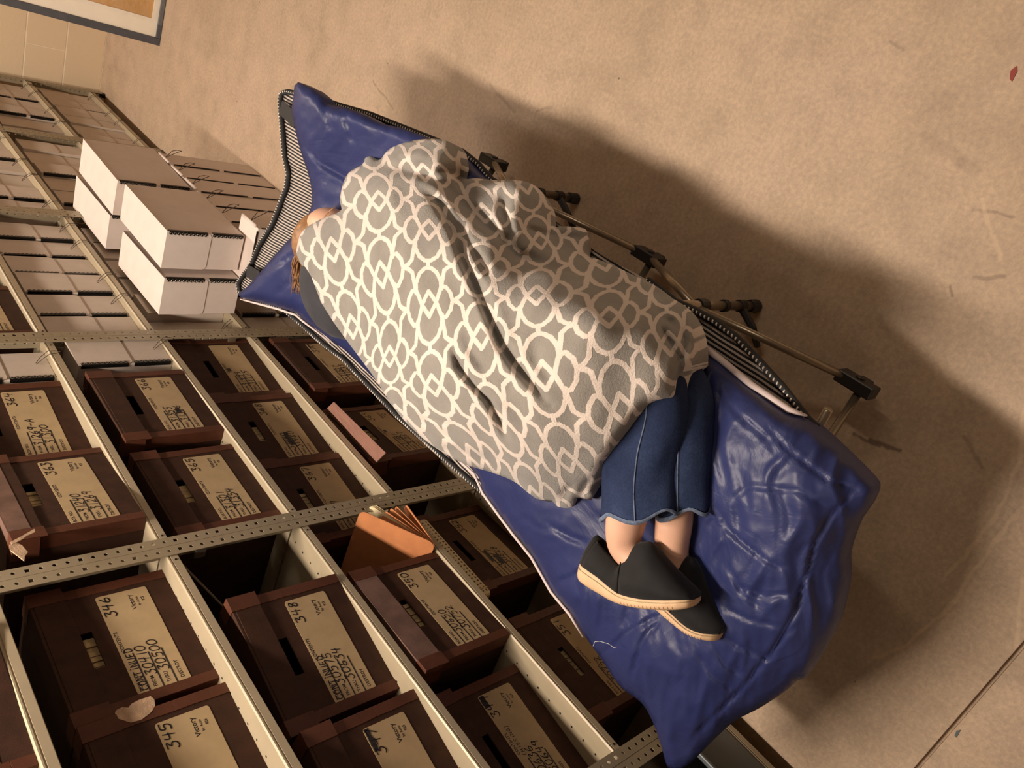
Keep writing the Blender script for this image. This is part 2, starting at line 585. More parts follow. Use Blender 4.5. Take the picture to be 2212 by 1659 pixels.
def transfer_box(name_no, near, yaw, deck, label, num='', frm='', thru='', cont=False, blots=(), dz=0, slot='paper', extra=None, seed=0, high=False, missing=False, lidtilt=0, recess=0):
    rnd = random.Random(seed)
    z = DECK[deck] + .0005
    t = thing('transfer_box', label, 'box', (near[0] + recess, near[1], z), -math.radians(yaw), 'brown transfer file boxes on the shelves')
    b = MB()
    T = .004
    sy0, sy1, sz0, sz1 = .105, .193, .1765, .1985
    b.box((-T, .001, 0), (0, BW - .001, sz0))
    b.box((-T, .001, sz1), (0, BW - .001, .255))
    b.box((-T, .001, sz0), (0, sy0, sz1))
    b.box((-T, sy1, sz0), (0, BW - .001, sz1))
    b.box((-BD, 0, 0), (-.0005, T, .255))
    b.box((-BD, BW - T, 0), (-.0005, BW, .255))
    b.box((-BD, T, 0), (-T, BW - T, T))
    b.box((-BD, T, T), (-BD + T, BW - T, .255))
    b.build('body', M['box'], t)
    for s in (0, 1):                                      # corner bands down both front edges
        e = MB()
        ya, yb = (-.0016, .021) if s == 0 else (BW - .021, BW + .0016)
        wob = [rnd.uniform(-.0012, .0012) for _ in range(7)]
        n = 6
        for i in range(n):
            z0, z1 = .0 + .21 * i / n, .0 + .21 * (i + 1) / n
            if s == 0: poly = [(ya, z0), (yb + wob[i], z0), (yb + wob[i + 1], z1), (ya, z1)]
            else: poly = [(ya - wob[i], z0), (yb, z0), (yb, z1), (ya - wob[i + 1], z1)]
            e.prism(poly, lambda u, v, k: (.0002 + k, u, v), .0016)
        yy = (-.0016, 0) if s == 0 else (BW, BW + .0016)
        e.box((-.034, yy[0], 0), (.0002, yy[1], .21))
        e.build('edge_band', M['band'], t, bevel=.0006)
    l = MB()
    l.box((-BD - .003, -.006, .2555), (.004, BW + .006, BH))
    lip = [(-.006, .2555), (-.006, .200 + rnd.uniform(-.002, .002)), (.09, .1985 + rnd.uniform(-.001, .002)), (.2, .1985), (BW + .006, .200), (BW + .006, .2555)]
    l.prism(lip, lambda u, v, k: (.0022 + k, u, v), .0025)
    l.box((-BD - .003, -.0085, .215), (.004, -.006, BH))
    l.box((-BD - .003, BW + .006, .215), (.004, BW + .0085, BH))
    lo = l.build('lid', M['box'], t, bevel=.0012)
    if lidtilt:
        lo.location = (0.022, 0, .012)
        lo.rotation_euler = (0, lidtilt, 0)
    for s in (0, 1):
        c = MB()
        ya, yb = (-.0105, .024) if s == 0 else (BW - .024, BW + .0105)
        c.box((.0047, ya, .199), (.0066, yb, BH + .0015))
        c.box((-.045, ya, BH), (.0066, yb, BH + .0018))
        yy = (-.0105, -.0085) if s == 0 else (BW + .0085, BW + .0105)
        c.box((-.045, yy[0], .213), (.0066, yy[1], BH + .0015))
        c.build('corner_tape', M['band'], lo, bevel=.0008)
    # label
    lb = MB()
    lb.prism(rounded(.254, .100, .006), lambda u, v, k: (.0002 + k, .019 + u, .047 + v), .0006)
    la = lb.build('label', M['label'], t)
    fn = lambda u, v: (.0013, .019 + u, .047 + v)
    pr = MB()
    mk = MB()
    for yy in (.078, .052, .0265):
        pr.box((.0008, .019, .047 + yy - .0014), (.0011, .019 + .089, .047 + yy + .0014))
    for s, x, y, sz, bo in (('BOX NO.', .006, .0875, .0100, .00012), ('FROM', .007, .062, .0100, .00012), ('THRU', .007, .0365, .0100, .00012),
                            ('DESTROY', .008, .0105, .0100, .00012), ('CONTENTS', .103, .0890, .0100, .00012), ('Victory', .200, .034, .0135, .0002),
                            ('by Acco', .207, .0245, .0075, .0001), ('925', .217, .0135, .0080, .00012)):
        vs, fs = text_mesh(s, sz, bo)
        (mk if s in ('Victory', 'by Acco', '925') else pr).add([(.0009 + v[2], .019 + x + v[0], .047 + y + v[1]) for v in vs], fs)
    pr.build('printed_form', M['ink'], la, fix=False)
    mk.build('maker_name', M['ink'], la, fix=False)
    nb = MB()
    hw = MB()
    if num: handwriting(nb, num, .194, .076, .0185, .0155, fn, .0012, rnd=rnd)
    if cont: handwriting(hw, 'CONTINUED', .006, .079, .014, .0092, fn, .0010, .05, .3, rnd)
    yoff = .006 if high else 0
    if frm: handwriting(hw, frm, .034, .055 + yoff, .018, .0125, fn, .0010, .2, .25, rnd)
    if thru: handwriting(hw, thru, .036, .030 + yoff, .018, .0128, fn, .0010, .2, .25, rnd)
    if missing: handwriting(hw, '(MISSING)', .095, .076, .008, .007, fn, .0006, .1, .3, rnd)
    for (x0, x1, y, h) in blots:
        q = MB()
        blot(q, x0, x1, y, h, fn, rnd)
        q.build('ink_blot', M['pen'], la, fix=False)
    if nb.v: nb.build('handwritten_number', M['pen'], la, fix=False)
    if hw.v:
        hw.build('handwriting', M['pen'], la, fix=False)
    if slot == 'paper':
        pz = rnd.uniform(.186, .192)
        Mx = Matrix.Rotation(-math.radians(yaw), 3, 'Z')
        px = MB()
        x0 = rnd.uniform(.180, .196)
        for k in range(7):
            px.box((-.30, x0 - .09 + k * .012, .006), (-.009 - rnd.uniform(0, .004), x0 - .09 + k * .012 + .0105, .2 + rnd.uniform(-.004, .012)))
        p = px.build('paper_stack', M['paper'])
        p.location = t.location
        p.rotation_euler = t.rotation_euler
        tag(p, 'old papers showing through the handle hole of box ' + (num or name_no), 'papers', 'papers inside the brown boxes')
    return t


BX = [
    ('346', (-.056, .940), 2.0, 'A', 'brown box 346 with torn tape, marked CONTINUED, top shelf', dict(num='346', frm='30410', thru='30500', cont=True)),
    ('345', (-.070, .612), 4.5, 'A', 'brown box 345, its label cut by the photo bottom edge', dict(num='345', frm='30325', thru='30410', slot='')),
    ('348', (-.053, .764), 10.5, 'B', 'brown box 348 with black handle hole, marked CONTINUED', dict(num='348', frm='30575', thru='30634', cont=True, slot='', high=True)),
    ('347', (-.071, .426), 10.0, 'B', 'brown box 347, number beside a black blot', dict(num='347', slot='', blots=[(.204, .252, .093, .010)])),
    ('350', (-.003, .752), -1.5, 'C', 'dusty brown box 350 jutting out past its shelf edge', dict(num='350', frm='30650', thru='30752', high=True)),
    ('349', (-.090, .400), 6.3, 'C', 'brown box 349 with pencilled MISSING and black blot', dict(num='349', frm='30636', thru='30649', slot='', missing=True, blots=[(.222, .252, .091, .013)])),
    ('351', (-.052, .496), 1.8, 'D', 'brown box 351 on bottom shelf, half hidden by blue pad', dict(num='351', frm='30752', thru='30777')),
    ('352', (-.058, .930), -2.3, 'D', 'brown box 352 on bottom shelf with blotted lines', dict(num='352', frm='30777', thru='30828', slot='', high=True, blots=[(.062, .108, .083, .011), (.045, .085, .061, .013)])),
    ('370', (-.005, 1.831), 0.6, 'D', 'brown box 370 on bottom shelf near the pad head', dict(num='370', frm='31527', thru='31533', slot='', blots=[(.226, .252, .093, .006)])),
    ('369', (-.012, 1.449), -5.0, 'D', 'brown box 369 with its pinkish lid flap bent out', dict(num='369', frm='31481', thru='31527', blots=[(.118, .134, .083, .009)], lidtilt=math.radians(-7))),
    ('368', (-.056, 1.548), 4.9, 'C', 'brown box 368 with a long pencil note on its label', dict(num='368', frm='31440', thru='31480', high=True, blots=[(.052, .110, .061, .013)])),
    ('367', (-.070, 1.240), 5.0, 'C', 'brown box 367 partly hidden by the perforated post', dict(num='367', frm='31439', high=True)),
    ('371', (-.047, 1.877), 5.0, 'C', 'brown box marked 31499 beside the tall grey shelf post', dict(frm='31499', thru='31775', slot='', blots=[(.112, .128, .085, .012)])),
    ('366', (-.009, 1.676), 1.2, 'B', 'brown box 366 below the standing white document box', dict(num='366', frm='31355', thru='31386', slot='', blots=[(.075, .098, .040, .012)])),
    ('365', (-.026, 1.319), 0.5, 'B', 'brown box 365 beside the perforated double post', dict(num='365', frm='31301', thru='31354')),
    ('363', (.010, 1.364), -5.0, 'A', 'brown box 363 with a badly torn lid corner', dict(num='363', frm='31240', thru='31269')),
    ('364', (-.052, 1.691), 4.5, 'A', 'brown box 364 marked 31269-A, left edge of photo', dict(num='364', frm='31269-A', thru='31300', slot='')),
    ('361', (-.016, 2.235), -1.0, 'A', 'brown box at photo left edge above white document boxes', dict(num='361', frm='31180', slot='')),
    ('344', (-.012, .865), 3.0, 'Z', 'brown box on the highest shelf, bottom left corner', dict(slot='')),
]
boxes = {}
for i, (nm, near, yaw, dk, lab, kw) in enumerate(BX):
    boxes[nm] = transfer_box(nm, near, yaw, dk, lab, seed=i + 3, **kw)


def ragged(mb, poly, fnc, th=.0018): mb.prism(poly, fnc, th)


# torn lid corner of box 363, ripped tape of box 346, bent flap of box 369
def patch(name, pts, x, th, mat, parent):
    """a small irregular scrap standing in the plane x"""
    inv = Matrix.LocRotScale(parent.location, parent.rotation_euler, None).inverted()
    q = MB()
    W = [inv @ atx(a, b, x + (c[0] if c else 0)) for a, b, *c in pts]
    q.prism([(p.y, p.z) for p in W], lambda u, v, k: (W[min(range(len(W)), key=lambda i: abs(W[i].y - u) + abs(W[i].z - v))].x + k, u, v), th)
    return q.build(name, mat, parent)


t = boxes['363']
patch('torn_lid_corner', [(20, 1178), (33, 1172), (48, 1180), (60, 1194), (54, 1202), (52, 1213), (38, 1202), (22, 1190)], .034, .0020, M['tear'], t)
patch('torn_edge', [(22, 1172), (45, 1160), (74, 1143), (76, 1150), (58, 1158), (48, 1166), (26, 1177)], .038, .0012, M['tear'], t)
t = boxes['346']
patch('torn_tape', [(247, 1546), (250, 1536), (263, 1529), (277, 1530), (283, 1522), (300, 1513), (325, 1505), (333, 1512), (335, 1525), (326, 1540), (305, 1556), (282, 1562), (262, 1556), (250, 1552)], -.046, .0018, M['tear'], t)
t = boxes['369']
inv = Matrix.LocRotScale(t.location, t.rotation_euler, None).inverted()
q = MB()
A_ = [inv @ at(704, 884, .352), inv @ at(721, 868, .385), inv @ at(833, 978, .378), inv @ at(809, 1002, .348)]
q.add(A_ + [a + Vector((-.001, 0, -.003)) for a in A_], [(0, 1, 2, 3), (7, 6, 5, 4), (0, 4, 5, 1), (1, 5, 6, 2), (2, 6, 7, 3), (3, 7, 4, 0)])
q.build('bent_lid_flap', M['flap'], t)
t = boxes['350']
q = MB()
q.box((.0048, .02, .203), (.0056, .285, .2645))
q.box((-.12, .02, .2622), (.0056, .285, .2630))
q.build('clear_tape', M['dust'], t)
t = boxes['363']
q = MB()
q.box((.0048, .026, .2225), (.0056, .29, .2645))
q.box((-.50, .026, .2622), (.0056, .29, .2630))
q.build('dusty_lid_tape', M['dust'], t)

# ------------------------------------------------------------------ document boxes
M['boxshade'] = mottled('shaded_document_board', (0.58, 0.49, 0.41), .8, .05, 20, .06, 400)  # white board toned darker and tanner, shelf shade put into the colour


def doc_box_mesh(parent, w, h, d, mat, string=True, detail=True, far=False):
    """front faces +X at x=0, width along +Y from 0 to w"""
    b = MB()
    b.box((-d, 0, 0), (0, w, h))
    b.build('body', mat, parent, bevel=.0012)
    f = MB()
    hh = h * .56
    poly = [(-.0006, h), (-.0006, h - hh + .014), (.003, h - hh + .004), (.012, h - hh), (w - .012, h - hh), (w - .003, h - hh + .004), (w + .0006, h - hh + .014), (w + .0006, h)]
    f.prism(poly, lambda u, v, k: (.0004 + k, u, v), .0018)
    f.box((-d * .98, -.0012, h), (.0022, w + .0012, h + .0014))
    f.build('flap', mat, parent)
    e = MB()
    sg = -1 if far else 1
    y_ = w if far else 0

    def bx(a, b, mi):
        ya, yb = y_ + sg * a[1], y_ + sg * b[1]
        e.box((a[0], min(ya, yb), a[2]), (b[0], max(ya, yb), b[2]), mi)
    for (z0, z1) in ((h - hh + .014, h - .006), (.006, h - hh - .004)):
        bx((-.009, -.0022, z0), (.0030, .0010, z1), 0)
        bx((.0000, -.0022, z0), (.0032, .0085, z1), 0)
        n = max(3, int((z1 - z0) / .0118))
        for k in range(n):
            zc = z0 + (z1 - z0) * (k + .5) / n
            pts = [(.0034, y_ + sg * (.0062 + .0040 * math.cos(a)), zc + .0044 * math.sin(a)) for a in [j * math.pi / 4 for j in range(9)]]
            e.tube(pts, .0008, 4, 1, False)
            bx((.0030, .0000, zc - .0012), (.0042, .0022, zc + .0012), 1)
    e.build('metal_edge', [M['edge'], M['ring']], parent)
    if string:
        s = MB()
        y = w * .5
        s.tube([(.003, y, .034), (.020, y - .002, .022), (.034, y + .002, .004), (.034, y + .006, -.018), (.034, y + .012, -.026), (.034, y + .018, -.016), (.034, y + .018, .004), (.020, y + .012, .022), (.003, y + .006, .034)], .0010, 5)
        s.build('pull_string', M['string'], parent)


# rows on the shelves of the far bays
def proto_box(w, h, d, mat, string=True):
    t = thing('document_box', '', 'box', (0, 0, -5))
    doc_box_mesh(t, w, h, d, mat, string)
    return t


ROWNAMES = {'D': 'bottom shelf', 'C': 'second shelf up', 'B': 'third shelf up', 'A': 'fourth shelf up'}
BAYNAMES = {3: 'bay behind the crosswise white boxes', 4: 'middle far bay', 5: 'bay touching block wall'}
P0 = proto_box(.128, .262, .30, M['boxshade'])
first = True
for bay in (3, 4, 5):
    for row in 'DCBA':
        if row == 'A' and bay == 3: n0, n1 = 3, 6
        else: n0, n1 = 0, 6
        for i in range(n0, n1):
            if row == 'A' and bay == 5: continue
            o = P0 if first else copy_tree(P0)
            first = False
            y = JOINTS[bay] + .036 + i * .1415 + random.uniform(-.004, .004)
            zz = DECK[row] + (.018 if (row == 'B') else 0)
            if (bay > 3 or row in 'AC') and (i * 7 + bay * 3 + ord(row)) % 5 > 1:
                for ch in list(o.children):
                    if ch.name.startswith('metal_edge') and o is not P0: bpy.data.objects.remove(ch)
            if (i * 5 + bay + ord(row)) % 3 == 0 and o is not P0:
                for ch in list(o.children):
                    if ch.name.startswith('pull_string'): bpy.data.objects.remove(ch)
            o.location = (-.024 + random.uniform(-.012, .008) - (.018 if i == 0 and row == 'C' else 0), y, zz + .0005)
            o.rotation_euler = (0, 0, math.radians(random.uniform(-2.0, 2.0)))
            tag(o, 'white document box in the %s row, %s' % (ROWNAMES[row], BAYNAMES[bay]), 'box', 'white document boxes, %s, %s' % (ROWNAMES[row], BAYNAMES[bay]))
for (loc, ry, lab) in (((-.012, 2.045, DECK['B'] + .0005), 3, 'white document box with pencilled number standing beside box 366'),
                       ((-.030, 2.020, DECK['A'] + .0005), 2, 'white document box beside box 364 at photo left edge')):
    o = copy_tree(P0)
    o.location = loc
    o.rotation_euler = (0, 0, -math.radians(ry))
    tag(o, lab, 'box', 'white document boxes among the brown boxes')
    del o['group']
    o['group'] = 'white document boxes among the brown boxes'

# five tall boxes standing on the floor (strings at the top), four more stacked crosswise on top
FLB = ['nearest', 'second', 'third', 'fourth', 'fifth']
P1 = None
for i in range(5):
    y = 2.505 + i * .1335
    if P1 is None:
        P1 = thing('document_box', '', 'box')
        b = MB()
        b.box((-.262, 0, 0), (0, .128, .388))
        b.build('body', M['white'], P1, bevel=.0015)
        f = MB()
        f.tube([(.003, .014, .3895), (.003, .114, .3895)], .0055, 8)
        f.build('lid_spine', M['white'], P1, smooth=True)
        e = MB()
        for z0, z1 in ((.01, .17), (.19, .375)):
            e.box((-.0010, -.002, z0), (.0030, .0035, z1))
        for x0, x1 in ((-.25, -.15), (-.13, -.01)):
            e.box((x0, -.002, .386), (x1, .003, .3898))
        e.build('metal_edge', M['edge'], P1)
        s = MB()
        s.tube([(.004, .060, .388), (.020, .056, .368), (.034, .062, .340), (.034, .082, .318), (.030, .098, .330), (.026, .090, .352), (.014, .070, .374), (.004, .062, .387)], .0013, 5)
        s.build('pull_string', M['string'], P1)
        o = P1
    else:
        o = copy_tree(P1)
    o.location = (.268, y, 0.0005)
    o.rotation_euler = (0, 0, math.radians([0, 1, -.5, .8, .3][i]))
    tag(o, 'tall white document box standing on the floor, %s in its row of five' % FLB[i], 'box', 'tall white document boxes standing on the floor')
o = copy_tree(P1)
o.location = (.335, 2.30, .0005)
o.rotation_euler = (0, 0, math.radians(2))
tag(o, 'tall white document box on the floor, half hidden under the pad head', 'box', 'tall white document boxes standing on the floor')
# crosswise boxes: end with flap faces the camera side (-Y)
PC = thing('document_box', '', 'box')
doc_box_mesh(PC, .128, .260, .385, M['white'], False, far=True)
for i, (x, y, rz, lab) in enumerate(((.150, 2.360, 0, 'white document box lying crosswise on the pile, near right one of four'),
                                     (.003, 2.318, 1.5, 'white document box lying crosswise on the pile, near left one of four'),
                                     (.134, 2.815, -1.5, 'white document box lying crosswise on the pile, far right one of four'),
                                     (-.008, 2.835, 0.5, 'white document box lying crosswise on the pile, far left one of four'))):
    o = PC if i == 0 else copy_tree(PC)
    o.location = (x, y, .3965)
    o.rotation_euler = (0, 0, math.radians(-90 + rz))
    tag(o, lab, 'box', 'white document boxes stacked crosswise on the pile')

# ------------------------------------------------------------------ other things on the shelves
# accordion file lying fanned open beside box 350
AX = .022
H_ = atx(941, 1174, AX)
af = thing('accordion_file', 'rust coloured accordion file fanned open on the shelf beside box 350', 'folder', H_, 0)


def fan_panel(name, tip, depth, mat, th=.0018, r=.018, x=AX, grow=0.0, lift=0.0, parent=af):
    T = atx(tip[0], tip[1], x) - H_
    T.x = 0
    L = T.length + grow
    e = T.normalized()
    nrm = Vector((0, -e.z, e.y))
    q = MB()
    poly = [(a, b) for a, b in rounded(depth, L, r)]
    q.prism(poly, lambda u, v, k: Vector((x - AX, 0, 0)) + Vector((-1, 0, 0)) * u + e * v + nrm * (k + lift), th)
    return q.build(name, mat, parent)


fan_panel('front_panel', (779, 1101), .33, M['folder'], .002)
for tip, g_ in (((826, 1112), 0), ((836, 1105), .004), ((848, 1099), .006), ((858, 1094), .004)): fan_panel('pleat', tip, .30, M['folder'], .0012, .006, AX - .004, g_)
fan_panel('back_panel', (878, 1088), .33, M['folder'], .002, .012, AX - .002)
mo = MB()
for k, tip in enumerate(((802, 1093), (806, 1092), (811, 1091))):
    T = atx(tip[0], tip[1], AX - .012) - H_
    T.x = 0
    L = T.length + .004
    e_ = T.normalized()
    nrm = Vector((0, -e_.z, e_.y))
    mo.prism(rounded(.22, L - .03, .012), lambda u, v, q_, e_=e_, nrm=nrm, k=k: Vector((-.010 - u, 0, 0)) + e_ * (v + .03) + nrm * q_, .001)
e_ = (atx(806, 1092, AX) - H_)
mo.loft([[Vector((-.008 - .001 * i, e_.y, e_.z)) + Vector((0, .002 - .0035 * k * .5, -.0095 * k)) for k in range(8)] for i in (0, 1)] , closed=False, cap=False)
mo = mo.build('manila_folder', M['manila'])
mo.location = H_
tag(mo, 'cream manila folders sticking up inside the rust accordion file', 'folder')

# star patterned flat box on box 352
m = new_mat('star_cloth', (0.62, 0.50, 0.30), .8)
t_ = NT(m)
p_ = t_.vm('MULTIPLY', t_.coord(), (1, 1, 1))
vo = t_.n('ShaderNodeTexVoronoi', feature='F1')
vo.inputs['Scale'].default_value = 85
vo.inputs['Randomness'].default_value = .12
t_.link(p_, vo.inputs['Vector'])
t_.color(t_.mix(t_.mapr(vo.outputs['Distance'], .22, .34, 1, 0), (0.62, 0.50, 0.30), (0.09, 0.055, 0.03)))
mb = MB()
mb.box((-.28, 0, 0), (0, .30, .030))
sb_ = thing('cloth_covered_case', 'flat cream case with dark star pattern lying on box 352', 'case', (-.012, .885, DECK['D'] + BH + .0025), 0)
mb.build('case', m, sb_, bevel=.010)
mb = MB()
mb.box((-.27, .018, .004), (.0015, .022, .0306))
mb.build('seam', M['paper'], sb_)

# grey tub in the nearest bay
tb = thing('plastic_tub', 'slate grey plastic tub on the bottom shelf under the pad foot', 'tub', (-.02, -.22, DECK['D'] + .001), 0)
mb = MB()
rings = []
for x0, z0 in ((0, 0), (.012, .14), (.018, .142), (.018, .150), (.006, .150), (0, .142), (-.006, .006)):
    g = x0
    rings.append([(.03 + g - .012, -g, z0), (.03 + g - .012, .53 + g, z0), (-.42 - g, .53 + g, z0), (-.42 - g, -g, z0)])
mb.loft(rings)
mb.build('tub_body', M['tub'], tb, bevel=.006)

# framed board wrapped in plastic, leaning by the far wall
fb = thing('framed_board', 'dark framed tan board wrapped in clear plastic, top left corner of photo', 'frame', (.455, 4.288, .001), 0)
fb.rotation_euler = (math.radians(-9.5), 0, 0)
FWd, FH = .95, 1.25
mb = MB()
mb.box((0, 0, 0), (.035, .045, FH)); mb.box((FWd - .035, 0, 0), (FWd, .045, FH))
mb.box((.035, 0, 0), (FWd - .035, .045, .022)); mb.box((.035, 0, FH - .022), (FWd - .035, .045, FH))
mb.build('frame', M['frame'], fb, bevel=.002)
mb = MB()
mb.box((.035, .012, .022), (.118, .03, FH - .022)); mb.box((FWd - .118, .012, .022), (FWd - .035, .03, FH - .022))
mb.box((.118, .012, .022), (FWd - .118, .03, .050)); mb.box((.118, .012, FH - .09), (FWd - .118, .03, FH - .022))
mb.build('liner', M['liner'], fb)
mb = MB()
mb.box((.118, .018, .050), (FWd - .118, .03, FH - .09))
mb.build('panel', M['board'], fb)
pm = bpy.data.materials.new('clear_wrap')
pm.use_nodes = True
tt = NT(pm)
tt.b.inputs['Base Color'].default_value = (.95, .9, .85, 1)
tt.b.inputs['Roughness'].default_value = .12
tt.b.inputs['Alpha'].default_value = .09
tt.bump(tt.noise(14, 4, .6), 1.0, .05)
mb = MB()
nx, nz = 30, 40
vs, fs = [], []
for i in range(nx + 1):
    for j in range(nz + 1):
        u, v = i / nx, j / nz
        q = noise.noise(Vector((u * 7, v * 9, 1.3))) * .012
        vs.append((.10 + u * (FWd - .09), -.004 - abs(q) - .004 * (j == 0), .006 + v * (FH - .01)))
for i in range(nx):
    for j in range(nz):
        a = i * (nz + 1) + j
        fs.append((a, a + 1, a + nz + 2, a + nz + 1))
mb.add(vs, fs)
mb.build('plastic_wrap', pm, fb, smooth=True)

tag(MB().prism([(0, 0), (.006, .003), (.012, .016), (.007, .026), (.001, .018)], lambda u, v, k: (1.458 + v, .540 + u, .0002 + k), .0015).build('red_chip', M['red']), 'tiny dark red chip lying on the concrete, far right', 'chip')
tag(MB().prism([(0, 0), (.004, .001), (.007, .012), (.003, .02)], lambda u, v, k: (at(2066, 1593, 0).x + v, at(2066, 1593, 0).y + u, .0002 + k), .0015).build('grey_chip', M['tub']), 'small grey chip on the concrete below the floor joint', 'chip')


# ------------------------------------------------------------------ draped surfaces
def tps(P, V, lam=1e-3):
    P = np.array(P, float) / 300.0
    V = np.array(V, float)
    n = len(P)
    d = np.hypot(P[:, None, 0] - P[None, :, 0], P[:, None, 1] - P[None, :, 1])
    K = np.where(d > 0, d * d * np.log(d + 1e-12), 0) + lam * np.eye(n)
    Q = np.hstack([np.ones((n, 1)), P])
    A = np.block([[K, Q], [Q.T, np.zeros((3, 3))]])
    sol = np.linalg.solve(A, np.concatenate([V, np.zeros((3,) + V.shape[1:])]))

    def ev(X):
        X = np.array(X, float) / 300.0
        d = np.hypot(X[:, None, 0] - P[None, :, 0], X[:, None, 1] - P[None, :, 1])
        return np.where(d > 0, d * d * np.log(d + 1e-12), 0) @ sol[:n] + np.hstack([np.ones((len(X), 1)), X]) @ sol[n:]
    return ev


def poly_dist(X, pts, closed=False, along=False):
    X = np.array(X, float)
    pts = np.array(pts, float)
    best = np.full(len(X), 1e9)
    par = np.zeros(len(X))
    n = len(pts) if closed else len(pts) - 1
    for i in range(n):
        a, b = pts[i], pts[(i + 1) % len(pts)]
        ba = b - a
        t = np.clip(((X - a) @ ba) / max(ba @ ba, 1e-9), 0, 1)
        dd = np.linalg.norm(X - a - t[:, None] * ba, axis=1)
        par = np.where(dd < best, (i + t) / n, par)
        best = np.minimum(best, dd)
    return (best, par) if along else best


def smooth_loop(pts, step):
    out = []
    n = len(pts)
    for i in range(n):
        p0, p1, p2, p3 = [np.array(pts[(i + k) % n], float) for k in (-1, 0, 1, 2)]
        L = np.linalg.norm(p2 - p1)
        m_ = max(1, int(L / step))
        for k in range(m_):
            t = k / m_
            out.append(.5 * (2 * p1 + (p2 - p0) * t + (2 * p0 - 5 * p1 + 4 * p2 - p3) * t * t + (3 * p1 - p0 - 3 * p2 + p3) * t ** 3))
    return np.array(out)


def inside(X, poly):
    X = np.array(X)
    c = np.zeros(len(X), bool)
    n = len(poly)
    for i in range(n):
        (x0, y0), (x1, y1) = poly[i], poly[i - 1]
        cond = (y0 > X[:, 1]) != (y1 > X[:, 1])
        with np.errstate(divide='ignore', invalid='ignore'):
            xi = (x1 - x0) * (X[:, 1] - y0) / (y1 - y0 + 1e-12) + x0
        c ^= cond & (X[:, 0] < xi)
    return c


def drape(name, outline, ctrl, mats, step=9, lam=1e-3, creases=(), round_w=14, round_h=.02, drop=.03, tuck=.01, extra=None, uv=None, parent=None, thick=0, skirt_mat=0, wav=0):
    loop = smooth_loop(outline, step)
    x0, y0 = loop.min(0)
    x1, y1 = loop.max(0)
    gx, gy = np.meshgrid(np.arange(x0, x1, step), np.arange(y0, y1, step * .87))
    gx = gx + (np.arange(gx.shape[0]) % 2)[:, None] * step / 2
    Gp = np.stack([gx.ravel(), gy.ravel()], 1)
    Gp = Gp[inside(Gp, loop)]
    Gp = Gp[poly_dist(Gp, loop, True) > step * .55]
    pts = np.vstack([loop, Gp])
    n = len(loop)
    res = delaunay_2d_cdt([Vector((p[0], p[1])) for p in pts], [(i, (i + 1) % n) for i in range(n)], [], 1, 1e-5)
    P = np.array([(v.x, v.y) for v in res[0]])
    faces = [tuple(f) for f in res[2]]
    ev = tps([c[:2] for c in ctrl], [c[2] for c in ctrl], lam)
    z = ev(P)
    dl = poly_dist(P, loop, True)
    rw = np.clip(1 - dl / round_w, 0, 1)
    z = z - round_h * rw ** 2
    for cr in creases:
        pl, wd, dp = cr[:3]
        d, tt_ = poly_dist(P, pl, False, True)
        g = np.exp(-(d / wd) ** 2)
        if len(cr) > 3:                                   # shoulder beside the crease
            g = g - cr[3] * np.exp(-((d - 2.2 * wd) / (wd * 1.8)) ** 2)
        z = z + dp * g * np.clip(np.sin(np.pi * np.clip(tt_, .02, .98)) * 1.6, 0, 1)
    if extra is not None: z = z + extra(P, dl)
    W = [at(P[i, 0], P[i, 1], z[i]) for i in range(len(P))]
    # boundary loop
    ec = {}
    for f in faces:
        for i in range(len(f)):
            e = (f[i], f[(i + 1) % len(f)])
            ec[tuple(sorted(e))] = ec.get(tuple(sorted(e)), []) + [e]
    bd = [v[0] for v in ec.values() if len(v) == 1]
    cen = sum(W, Vector()) / len(W)
    ring = {}
    verts = [tuple(p) for p in W]
    for a, b in bd:
        for q in (a, b):
            if q not in ring:
                p = W[q]
                dd = drop(P[q], p) if callable(drop) else drop
                h = Vector((cen.x - p.x, cen.y - p.y, 0)).normalized() * tuck
                ring[q] = len(verts)
                verts.append((p.x + h.x, p.y + h.y, p.z - dd))
    nf = len(faces)
    faces = faces + [(b, a, ring[a], ring[b]) for a, b in bd]
    me = bpy.data.meshes.new(name)
    me.from_pydata(verts, [], faces)
    for mm in (mats if isinstance(mats, (list, tuple)) else [mats]): me.materials.append(mm)
    me.polygons.foreach_set('material_index', [0] * nf + [skirt_mat] * (len(faces) - nf))
    me.polygons.foreach_set('use_smooth', [True] * len(faces))
    if uv is not None:
        UV = uv(P)
        at_ = me.attributes.new('cloth', 'FLOAT_VECTOR', 'POINT')
        full = np.zeros((len(verts), 3))
        full[:len(P), :2] = UV
        for q, r_ in ring.items():
            full[r_, :2] = UV[q] + np.array([.0, .05])
        at_.data.foreach_set('vector', full.ravel())
    bm = bmesh.new()
    bm.from_mesh(me)
    bmesh.ops.recalc_face_normals(bm, faces=bm.faces)
    up = sum(f.normal.z * f.calc_area() for f in bm.faces)
    if up < 0: bmesh.ops.reverse_faces(bm, faces=bm.faces)
    bm.to_mesh(me)
    bm.free()
    o = bpy.data.objects.new(name, me)
    COL.objects.link(o)
    if parent is not None: o.parent = parent
    if thick:
        s = o.modifiers.new('thick', 'SOLIDIFY')
        s.thickness = thick
        s.offset = -1
    return o


